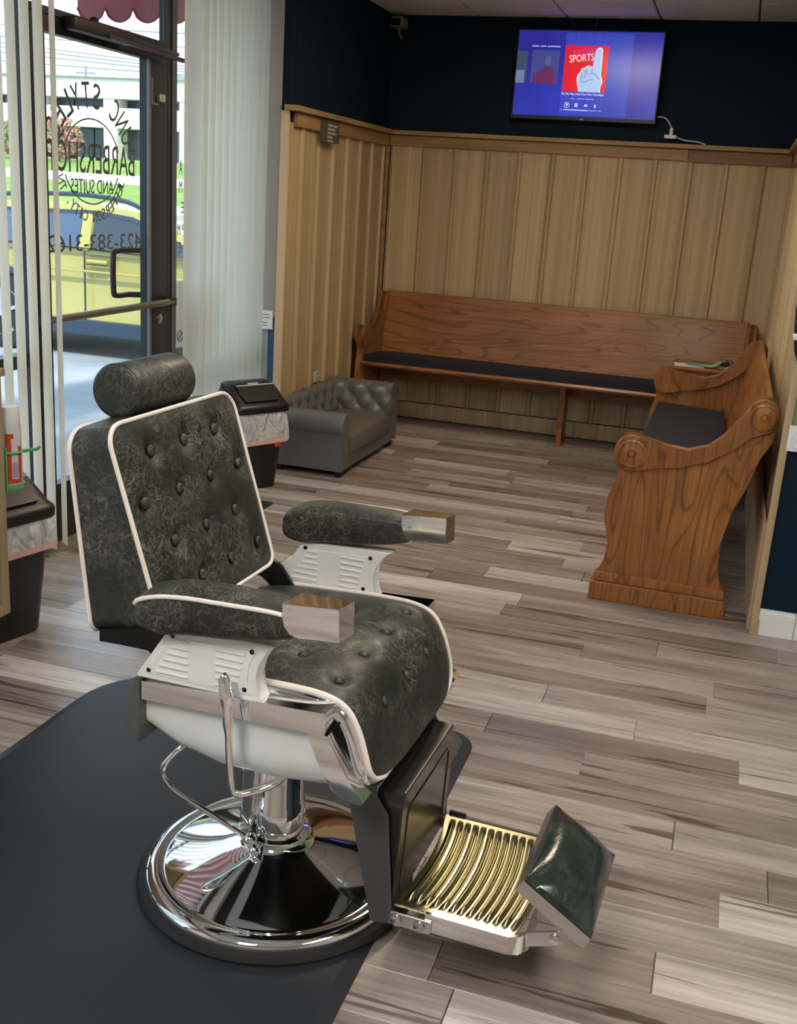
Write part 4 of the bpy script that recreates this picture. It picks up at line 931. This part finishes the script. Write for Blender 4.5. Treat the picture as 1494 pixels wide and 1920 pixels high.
part('arm', MB().slab(fa_in, lambda i, j: (SX0+(SX1-SX0)*i, SY1-0.02, 0.04+0.30*min(1, j/0.85)), 40, 36), SOFA, so, ang=60)
btB = [(0.18, 0.15), (0.34, 0.17), (0.50, 0.15), (0.66, 0.17), (0.82, 0.15)]
def bk_in(i, j):
    y = SY0+0.03 + (SY1-SY0-0.06)*i; t = j
    if t < 0.6: x, z = 0.0, 0.10 + 0.235*t/0.6
    else:
        a = (t-0.6)/0.4*PI*0.9; x, z = 0.040*(1-math.cos(a)), 0.315 + 0.080*math.sin(a)
    pu = 0.026*math.sin(PI*min(1, t/0.62)) + tuft_sofa((SY1-SY0-0.06)*i, z-0.12, btB)
    return (SX0+0.098 - x + pu, y, z)
part('back', MB().slab(bk_in, lambda i, j: (SX0+0.004, SY0+0.03+(SY1-SY0-0.06)*i, 0.04+0.33*min(1, j/0.85)), 60, 36), SOFA, so, ang=60)
def cu(i, j):
    x = SX0+0.09 + (SX1+0.004-SX0-0.09)*i; y = SY0+0.10 + (SY1-SY0-0.27)*j
    e, f = abs(2*i-1)**7, abs(2*j-1)**7; return (x + 0.012*math.sin(PI*j)*i, y, 0.205 + 0.030*(1-e)*(1-f*0.6) - 0.0*i)
part('seat_cushion', MB().slab(cu, lambda i, j: (SX0+0.09+(SX1+0.004-SX0-0.09)*i + 0.010*math.sin(PI*j)*i, SY0+0.10+(SY1-SY0-0.27)*j, 0.125), 24, 24), mat('grey_seat_leatherette', (0.110,0.106,0.088), 0.5), so, ang=60)
for fx, fy in ((SX1-0.035, SY0+0.05), (SX1-0.035, SY1-0.07), (SX0+0.05, SY0+0.05), (SX0+0.05, SY1-0.07)):
    part('foot', MB().lathe([(0.018, 0.0), (0.022, 0.006), (0.026, 0.036), (0, 0.036)], 16, (fx, fy, 0)), BLACK, so)

# ------------------------------------------------------------------ bins with liners
def make_bin(label, corner, fdir, wd=0.34, dp=0.23, hgt=0.43, ll=0.178):
    """corner: right front rim corner; fdir: direction the front faces"""
    f = V(*fdir, 0).normalized(); r_ = V(-f.y, f.x, 0)       # r_: along the front, towards the corner
    c0 = V(*corner, 0) - r_*(wd/2) - f*(dp/2)
    t = thing('trash_bin', label, 'bin', c0)
    def ring(z, sw, sd, rad=0.05, fo=0.0):
        pts = []
        w2, d2 = wd/2*sw, dp/2*sd
        for cx, cy, a in ((w2-rad, d2-rad, 0), (-w2+rad, d2-rad, 90), (-w2+rad, -d2+rad, 180), (w2-rad, -d2+rad, 270)):
            for k in range(5):
                q = math.radians(a+90*k/4); pts.append((cx+rad*math.cos(q), cy+rad*math.sin(q)+fo))
        return [tuple(c0 + r_*p + f*q + V(0, 0, z)) for p, q in pts]
    part('body', MB().loft([ring(0.0, 0.68, 0.66, 0.04), ring(0.006, 0.70, 0.68, 0.04), ring(hgt-0.02, 0.94, 0.94)]), BLACK, t)
    # liner: folded over the rim, hem hanging lower at one side
    def lring(z, sw, sd, wob, drop=0.0):
        R = ring(z, sw, sd, 0.055); n = len(R); o = []
        for k, p in enumerate(R):
            p = V(*p); d = (p - c0); d.z = 0; d.normalize(); o.append(tuple(p + d*(wob*math.sin(k*2.3)+wob*0.6*math.sin(k*5.1)) + V(0,0, drop*math.sin(k*2*PI/n + 0.6) + 0.4*drop*math.sin(k*6*PI/n))))
        return o
    ln = part('liner', MB().loft([lring(hgt-0.018, 0.965, 0.97, 0.0), lring(hgt-0.34*ll, 0.99, 1.0, 0.006, 0.004), lring(hgt-0.6*ll, 1.02, 1.04, 0.009, 0.012), lring(hgt-ll, 1.05, 1.08, 0.008, 0.022)], caps=False), LINER, t, 'white plastic liner', ang=60)
    part('hem', MB().loft([lring(hgt-ll, 1.05, 1.08, 0.008, 0.022), lring(hgt-ll-0.022, 1.055, 1.085, 0.008, 0.024)], caps=False), LINERP, ln, 'pink hem', ang=60)
    # lid
    lid = part('lid', MB().loft([ring(hgt-0.03, 1.0, 1.0), ring(hgt-0.028, 1.02, 1.03), ring(hgt-0.004, 1.03, 1.04), ring(hgt+0.006, 1.01, 1.01), ring(hgt+0.016, 0.96, 0.93, 0.05, -0.004), ring(hgt+0.060, 0.90, 0.68, 0.045, -0.026), ring(hgt+0.098, 0.82, 0.44, 0.035, -0.046), ring(hgt+0.108, 0.72, 0.28, 0.025, -0.053), ring(hgt+0.110, 0.60, 0.12, 0.010, -0.055)]), BLACK, t, ang=40)
    def P(a, b, h): return c0 + r_*a + f*b + V(0, 0, hgt+h)
    def fl(i, j, up):
        a = -0.110+0.220*i; q = j; b = 0.096 - 0.079*q; h = 0.026 + 0.066*q
        a *= (1.0 - 0.13*max(0, 1-q*2.2)); nrm = (f*0.60 + V(0,0,0.80)); return tuple(P(a, b, h) + nrm*(0.004+up))
    part('flap', MB().slab(lambda i, j: fl(i, j, 0.005), lambda i, j: fl(i, j, -0.006), 8, 6), mat('flap_black', (0.011,0.011,0.012), 0.3), lid)
    part('flap_edge', MB().tube([fl(i/10, 0.99, 0.006) for i in range(11)], 0.0035, 6), mat('flap_edge_grey', (0.55,0.58,0.62), 0.3), lid)
    part('label_strip', MB().obox(P(-0.03, 0.004, 0.103), P(0.03, 0.004, 0.103), 0.012, 0.006), mat('pale_label', (0.6,0.62,0.62), 0.4), lid)
    return t, c0, f, r_, hgt
b1 = make_bin('black swing-lid trash bin with white liner beside the grey pet sofa', (-2.050, 4.965), (0.86, -0.51))
b2 = make_bin('black swing-lid trash bin with pink-hemmed liner at the left edge by the cabinet', (-2.012, 2.905), (0.965, -0.26), ll=0.125)
_t, _c, _f2, _r2, _h = b1
tg = part('red_tie', MB().obox(_c + _r2*0.060 + _f2*0.128 + V(0,0,_h-0.196), _c + _r2*0.100 + _f2*0.128 + V(0,0,_h-0.190), 0.006, 0.022), RED, b1[0])

# ------------------------------------------------------------------ station cabinet, holder and can
cb = thing('station_cabinet', 'tan wooden station cabinet cut off by the left edge of the picture', 'cabinet', (-2.05, 2.0, 0))
part('side_frame', MB().box(-1.895, -1.872, 2.418, 2.450, 0.245, 0.94, 0.002).box(-1.895, -1.872, 1.55, 2.418, 0.245, 0.275, 0.002).box(-1.895, -1.872, 1.55, 2.418, 0.905, 0.94, 0.002), CABW, cb)
part('carcass', MB().box(-2.30, -1.893, 1.55, 2.448, 0.245, 0.935, 0.002), CABW, cb)
part('panel', MB().box(-1.893, -1.886, 1.56, 2.418, 0.275, 0.905, 0.001), CABD, cb)
part('top', MB().box(-2.32, -1.866, 1.53, 2.462, 0.94, 0.962, 0.003), CABW, cb)
for lx, ly in ((-2.26, 1.60), (-1.93, 1.60), (-2.26, 2.38)): part('leg', MB().box(lx-0.02, lx+0.02, ly-0.02, ly+0.02, 0.0, 0.246, 0.002), CABW, cb)
CXc, CYc = -1.893, 2.505
GRN = mat('clear_green_plastic', (0.10,0.42,0.12), 0.15, coat=0.5)
hd = thing('can_holder', 'bright green ring holder on the side of the tan cabinet', 'holder', (CXc, CYc, 0.6))
part('ring', MB().tube([(CXc+0.037*math.cos(k*PI/12), CYc+0.037*math.sin(k*PI/12), 0.718) for k in range(24)], 0.0035, 6, True).tube([(CXc+0.034, CYc+0.01, 0.718), (CXc+0.075, CYc+0.02, 0.728), (CXc+0.082, CYc+0.022, 0.735)], 0.005, 6), GRN, hd)
part('cup', MB().lathe([(0.034, 0.608), (0.036, 0.612), (0.036, 0.625), (0.033, 0.625), (0.033, 0.614), (0.0, 0.614)], 24, (CXc, CYc, 0)), GRN, hd)
part('back_plate', MB().box(CXc-0.022, CXc+0.016, CYc-0.042, CYc-0.034, 0.605, 0.735, 0.002), GRN, hd)
cn = thing('spray_can', 'white and orange spray can standing in the green holder', 'can', (CXc, CYc, 0.615))
part('body', MB().lathe([(0.0, 0.615), (0.031, 0.616), (0.032, 0.625), (0.0315, 0.79), (0.029, 0.797), (0.0, 0.797)], 32, (CXc, CYc, 0)), mat('can_white', (0.50,0.50,0.53), 0.3), cn)
part('cap', MB().lathe([(0.0300, 0.797), (0.0302, 0.800), (0.0285, 0.842), (0.027, 0.846), (0.0, 0.846)], 32, (CXc, CYc, 0)), mat('can_cap', (0.66,0.64,0.64), 0.35), cn, 'white cap')
def wrap(a0, a1, z0, z1, nm='label_print', m=None):
    mb = MB(); n = 8
    mb.slab(lambda i, j: (CXc+0.0326*math.cos(math.radians(a0+(a1-a0)*i)), CYc+0.0326*math.sin(math.radians(a0+(a1-a0)*i)), z0+(z1-z0)*j), lambda i, j: (CXc+0.0312*math.cos(math.radians(a0+(a1-a0)*i)), CYc+0.0312*math.sin(math.radians(a0+(a1-a0)*i)), z0+(z1-z0)*j), n, 1)
    part(nm, mb, m or RED, cn)
wrap(-75, -48, 0.628, 0.772); wrap(-12, 8, 0.628, 0.735); wrap(-48, -12, 0.628, 0.640); wrap(-75, -35, 0.758, 0.772); wrap(-44, -18, 0.645, 0.690, m=mat('can_grey_print', (0.30,0.31,0.34), 0.4))

# ------------------------------------------------------------------ wall things
tv = thing('television', 'flat screen television with a blue and red picture high on the back wall', 'television', (-1.04, YB-0.05, 2.27))
TX0, TX1, TZ0, TZ1, TY = -1.489, -0.590, 2.003, 2.527, YB-0.085
part('casing', MB().box(TX0, TX1, TY, TY+0.05, TZ0, TZ1, 0.004), BLACK, tv)
part('wall_mount', MB().box(-1.2, -0.9, TY+0.05, YB, 2.15, 2.4), BLACKM, tv)
def em(name, c, s=1.0):
    return mat(name, (0.01,0.01,0.01), 0.2, emit=c, es=s)
SCR = em('screen_blue', (0.035,0.04,0.40), 1.0); g_ = N(SCR); v_ = g_.coords((1,1,1))
g_.l(g_.ramp(g_.noise(v_, 2.3, 2), [(0.35, (0.020,0.016,0.24)), (0.65, (0.022,0.036,0.45))]), g_.b.inputs['Emission Color'])
SX_, SZ_ = TX0+0.010, TZ1-0.010
SW_, SH_ = TX1-TX0-0.020, TZ1-TZ0-0.034
yS = TY-0.0012
def sbox(nm, x0, x1, z0, z1, m, lift=0.001, label=None):   # screen fractions, origin top left
    return part(nm, MB().box(SX_+SW_*x0, SX_+SW_*x1, yS-lift, yS-lift+0.0009, SZ_-SH_*z1, SZ_-SH_*z0), m, tv, label, smooth=False)
sbox('screen', 0, 1, 0, 1, SCR, 0.0)
sbox('screen_band', 0.335, 0.625, 0.02, 0.985, em('screen_mid', (0.035,0.06,0.52)), 0.001)
sbox('screen_band', 0.625, 0.80, 0.02, 0.985, em('screen_mid2', (0.03,0.06,0.46)), 0.001)
sbox('thumbnail', 0.0, 0.075, 0.245, 0.62, em('thumb_dark', (0.04,0.07,0.13)), 0.001)
sbox('thumbnail_figure', 0.0, 0.06, 0.47, 0.62, em('thumb_pale', (0.16,0.20,0.36)), 0.002)
sbox('thumbnail', 0.105, 0.30, 0.23, 0.62, em('thumb_blue', (0.05,0.06,0.25)), 0.001)
part('thumbnail_figure', MB().prism([(SX_+SW_*a, SZ_-SH_*b) for a, b in ((0.125, 0.62), (0.125, 0.50), (0.175, 0.47), (0.20, 0.42), (0.245, 0.42), (0.27, 0.47), (0.29, 0.62))], lambda p, q, a: (p, a, q), yS-0.003, yS-0.002), em('thumb_red', (0.13,0.02,0.10)), tv, smooth=False)
part('thumbnail_face', MB().prism([(SX_+SW_*(0.222+0.022*math.cos(t*PI/6)), SZ_-SH_*(0.355+0.06*math.sin(t*PI/6))) for t in range(12)], lambda p, q, a: (p, a, q), yS-0.003, yS-0.002), em('thumb_face', (0.11,0.10,0.22)), tv, smooth=False)
sbox('cover_picture', 0.340, 0.638, 0.165, 0.705, em('cover_red', (0.75,0.008,0.02)), 0.002, 'red square cover')
FW = em('foam_white', (0.42,0.58,0.90)); FE = em('foam_edge', (0.75,0.85,1.0)); FK = em('foam_line', (0.10,0.10,0.30))
foam = [(0.462, 0.705), (0.448, 0.63), (0.440, 0.555), (0.446, 0.51), (0.464, 0.475), (0.470, 0.44), (0.495, 0.425), (0.505, 0.405), (0.525, 0.405), (0.538, 0.425), (0.548, 0.22), (0.556, 0.197), (0.572, 0.19), (0.586, 0.20), (0.592, 0.225), (0.595, 0.52), (0.606, 0.56), (0.610, 0.60), (0.600, 0.64), (0.600, 0.705)]
def spoly(nm, pts, m, lift, grow=0.0):
    cx, cz = sum(p[0] for p in pts)/len(pts), sum(p[1] for p in pts)/len(pts)
    part(nm, MB().prism([(SX_+SW_*(a+(grow if a > cx else -grow)), SZ_-SH_*(b)) for a, b in pts], lambda p, q, a: (p, a, q), yS-lift, yS-lift+0.0008), m, tv, smooth=False)
spoly('foam_hand_edge', [(a + (0.006 if a > 0.53 else -0.006), b - (0.008 if b < 0.69 else 0)) for a, b in foam], FE, 0.003)
spoly('foam_hand', foam, FW, 0.004)
def sline(pts, r=0.0016):
    part('foam_hand_line', MB().tube([(SX_+SW_*a, yS-0.0052, SZ_-SH_*b) for a, b in pts], r, 4), FK, tv)
sline([(0.464, 0.475), (0.472, 0.53), (0.490, 0.545), (0.492, 0.46), (0.470, 0.44)]); sline([(0.495, 0.43), (0.505, 0.50), (0.535, 0.49), (0.538, 0.43)]); sline([(0.538, 0.48), (0.565, 0.50), (0.590, 0.55)]); sline([(0.462, 0.54), (0.470, 0.59), (0.50, 0.585), (0.52, 0.56), (0.555, 0.555)])
def stext(txt, cx, cz, w_, h_, m, rot=0.0, lift=0.004):
    me = text_mesh(txt, SW_*w_, SH_*h_, m, 0.0004); o = link('lettering', me, tv)
    o.matrix_local = Matrix.Translation(V(SX_+SW_*cx, yS-lift, SZ_-SH_*cz) - V(*tv.location)) @ Matrix.Rotation(PI/2, 4, 'X') @ Matrix.Rotation(rot, 4, 'Z')
TW = em('text_white', (0.9,0.9,0.95)); TD = em('text_pale_blue', (0.35,0.40,0.85))
stext('SPORTS', 0.458, 0.352, 0.17, 0.085, TW, math.radians(6)); stext('ALL STAR', 0.465, 0.255, 0.145, 0.05, em('text_blue', (0.16,0.10,0.62)), math.radians(5)); stext('JAMS', 0.492, 0.405, 0.085, 0.045, em('text_brown', (0.20,0.05,0.03)), math.radians(4))
stext('ORTS', 0.475, 0.135, 0.30, 0.12, em('text_dim', (0.045,0.05,0.33)), 0, 0.0035)
stext('Na Na Hey Hey Kiss Him Goodbye', 0.487, 0.752, 0.30, 0.034, TW, 0, 0.0035); 
for xa, xb in ((0.405, 0.435), (0.45, 0.50), (0.507, 0.57)): sbox('small_print', xa, xb, 0.783, 0.793, TD, 0.004)
for xa, xb in ((0.10, 0.15), (0.16, 0.20), (0.21, 0.30)): sbox('small_print', xa, xb, 0.178, 0.192, TD, 0.004)
part('icon_ring', MB().tube([(SX_+SW_*0.384+0.0155*math.cos(t*PI/12), yS-0.004, SZ_-SH_*0.865+0.0155*math.sin(t*PI/12)) for t in range(24)], 0.0012, 4, True).ball((SX_+SW_*0.384, yS-0.004, SZ_-SH_*0.86), 0.006, 0.001, 0.007), TW, tv)
sbox('pause_icon', 0.440, 0.447, 0.84, 0.885, TW, 0.004); sbox('pause_icon', 0.452, 0.459, 0.84, 0.885, TW, 0.004); sbox('skip_icon', 0.508, 0.528, 0.855, 0.875, TW, 0.004)
part('thumb_icon', MB().ball((SX_+SW_*0.583, yS-0.004, SZ_-SH_*0.868), 0.005, 0.001, 0.010), TW, tv)
sbox('progress_bar', 0.365, 0.535, 0.918, 0.926, TW, 0.004); sbox('progress_bar', 0.535, 0.60, 0.918, 0.926, TD, 0.004); sbox('small_print', 0.338, 0.356, 0.918, 0.927, TD, 0.004); sbox('small_print', 0.608, 0.628, 0.918, 0.927, TD, 0.004)
part('maker_badge', MB().box(-1.055, -1.03, TY-0.001, TY, 2.008, 2.018), mat('badge', (0.3,0.3,0.32), 0.4), tv, smooth=False)

us = thing('power_adapter', 'white plug adapter with cable standing on the wall rail below the television', 'adapter', (-0.49, YB-0.04, 1.92))
part('block', MB().box(-0.530, -0.458, YB-0.055, YB-0.015, 1.928, 1.950, 0.004), WHITEP, us); part('plug', MB().box(-0.502, -0.482, YB-0.045, YB-0.025, 1.950, 1.990, 0.003), WHITEP, us)
part('cable', MB().tube([tuple(p) for p in spline([(-0.588, YB-0.03, 2.05), (-0.56, YB-0.03, 2.052), (-0.53, YB-0.034, 2.04), (-0.505, YB-0.036, 2.01), (-0.492, YB-0.036, 1.985)], 16)], 0.0035, 6).tube([tuple(p) for p in spline([(-0.458, YB-0.03, 1.940), (-0.43, YB-0.04, 1.928), (-0.38, YB-0.045, 1.920), (-0.32, YB-0.045, 1.915), (-0.28, YB-0.045, 1.903)], 16)], 0.0035, 6), WHITEP, us)
# short cable from ceiling to television
solo('television_cable', MB().tube([(-1.02, YB-0.02, ZC), (-1.022, YB-0.02, 2.53)], 0.003, 5), mat('grey_cable', (0.12,0.12,0.12), 0.6), 'thin grey cable running from the ceiling down to the television', 'cable', loc=(-1.02, YB-0.02, 2.56))
cm = thing('security_camera', 'small pale security camera in the far left ceiling corner', 'camera', (-2.25, YB-0.06, 2.53))
CAMW = mat('camera_white', (0.22,0.22,0.19), 0.5)
part('housing', MB().box(-2.302, -2.215, YB-0.16, YB-0.04, 2.508, 2.572, 0.012), CAMW, cm); part('lens_window', MB().box(-2.293, -2.232, YB-0.163, YB-0.158, 2.516, 2.558, 0.004), BLACK, cm)
part('mount', MB().tube([(-2.262, YB-0.09, 2.51), (-2.266, YB-0.06, 2.475), (-2.27, YB, 2.465)], 0.008, 8), CAMW, cm); part('mount_knob', MB().ball((-2.245, YB-0.085, 2.463), 0.008, 0.008, 0.012), CAMW, cm)
# hanging wooden sign on the left rail
sg = thing('hanging_sign', 'small dark grey wooden sign with pale lettering on the left wall rail', 'sign', (XL+0.06, 5.94, 1.80))
SGM = pine('sign_wood', (0.095,0.085,0.060), (0.13,0.115,0.085), (4, 4, 30))
part('board', MB().box(XL+0.030, XL+0.062, 5.835, 6.055, 1.748, 1.862, 0.002), SGM, sg)
SPM = mat('sign_paint', (0.42,0.39,0.32), 0.6)
for k, segs in enumerate((((0.0, 0.075), (0.082, 0.155)), ((0.0, 0.05), (0.058, 0.115)), ((0.0, 0.062), (0.07, 0.135)), ((0.0, 0.072),), ((0.0, 0.085),))):
    z = 1.843 - 0.0205*k
    for a, b in segs: part('painted_word', MB().box(XL+0.062, XL+0.0635, 5.868+a, 5.868+b, z-0.012, z), SPM, sg, smooth=False)
ol = thing('wall_outlet', 'small pale electrical outlet on the left wood wall above the pet sofa', 'outlet', (XL+0.01, 5.985, 0.42))
OLM = mat('outlet_ivory', (0.60,0.55,0.42), 0.45)
part('plate', MB().box(XL+0.006, XL+0.014, 5.945, 6.022, 0.375, 0.442, 0.002), OLM, ol)
for z in (0.393, 0.424): part('socket', MB().box(XL+0.0135, XL+0.0165, 5.972, 5.996, z-0.009, z+0.009, 0.002), mat('socket_shade', (0.42,0.38,0.28), 0.5), ol)
cpk = thing('hair_clipper', 'black hair clipper with a white band hanging at the right edge of the picture', 'clipper', (0.31, YP-0.05, 1.15))
part('body', MB().loft([[(0.276+hw_*math.cos(k*PI/8), YP-0.05+0.03*math.sin(k*PI/8)*hw_/0.05, z) for k in range(16)] for z, hw_ in ((1.03, 0.030), (1.06, 0.042), (1.12, 0.052), (1.20, 0.060), (1.27, 0.056), (1.32, 0.040))]), BLACK, cpk, ang=60)
part('band', MB().loft([[(0.276+hw_*math.cos(k*PI/8), YP-0.05+0.03*math.sin(k*PI/8)*hw_/0.05, z) for k in range(16)] for z, hw_ in ((1.099, 0.052), (1.102, 0.0535), (1.117, 0.0545), (1.12, 0.053))]), WHITEP, cpk, 'white band', ang=60)
part('hook', MB().tube([(0.276, YP-0.05, 1.31), (0.276, YP-0.05, 1.345), (0.276, YP, 1.35)], 0.004, 6), STEEL, cpk)

# ------------------------------------------------------------------ ceiling lamps (they light the room)
def troffer(x, y, lx, ly, col, e, label):
    t = thing('ceiling_light', label, 'lamp', (x, y, ZC-0.02))
    part('frame', MB().box(x-lx/2-0.02, x+lx/2+0.02, y-ly/2-0.02, y-ly/2, ZC-0.03, ZC-0.001).box(x-lx/2-0.02, x+lx/2+0.02, y+ly/2, y+ly/2+0.02, ZC-0.03, ZC-0.001).box(x-lx/2-0.02, x-lx/2, y-ly/2, y+ly/2, ZC-0.03, ZC-0.001).box(x+lx/2, x+lx/2+0.02, y-ly/2, y+ly/2, ZC-0.03, ZC-0.001), WHITEP, t, smooth=False)
    part('diffuser', MB().box(x-lx/2, x+lx/2, y-ly/2, y+ly/2, ZC-0.024, ZC-0.006), mat('lamp_diffuser', (0.8,0.8,0.8), 0.5, emit=col, es=e), t, smooth=False)
troffer(-0.92, 4.85, 0.55, 1.1, LAMP_NOOK, E_NOOK, 'warm ceiling light panel above the waiting area')
troffer(-0.35, 2.4, 0.55, 1.1, LAMP_MAIN, E_MAIN*0.6, 'ceiling light panel above the barber chair')
troffer(-0.9, -0.4, 0.55, 1.1, LAMP_MAIN, E_MAIN*1.5, 'ceiling light panel behind the camera on the window side')
troffer(1.3, 0.8, 0.55, 1.1, LAMP_MAIN, E_MAIN*1.1, 'ceiling light panel right of the camera')
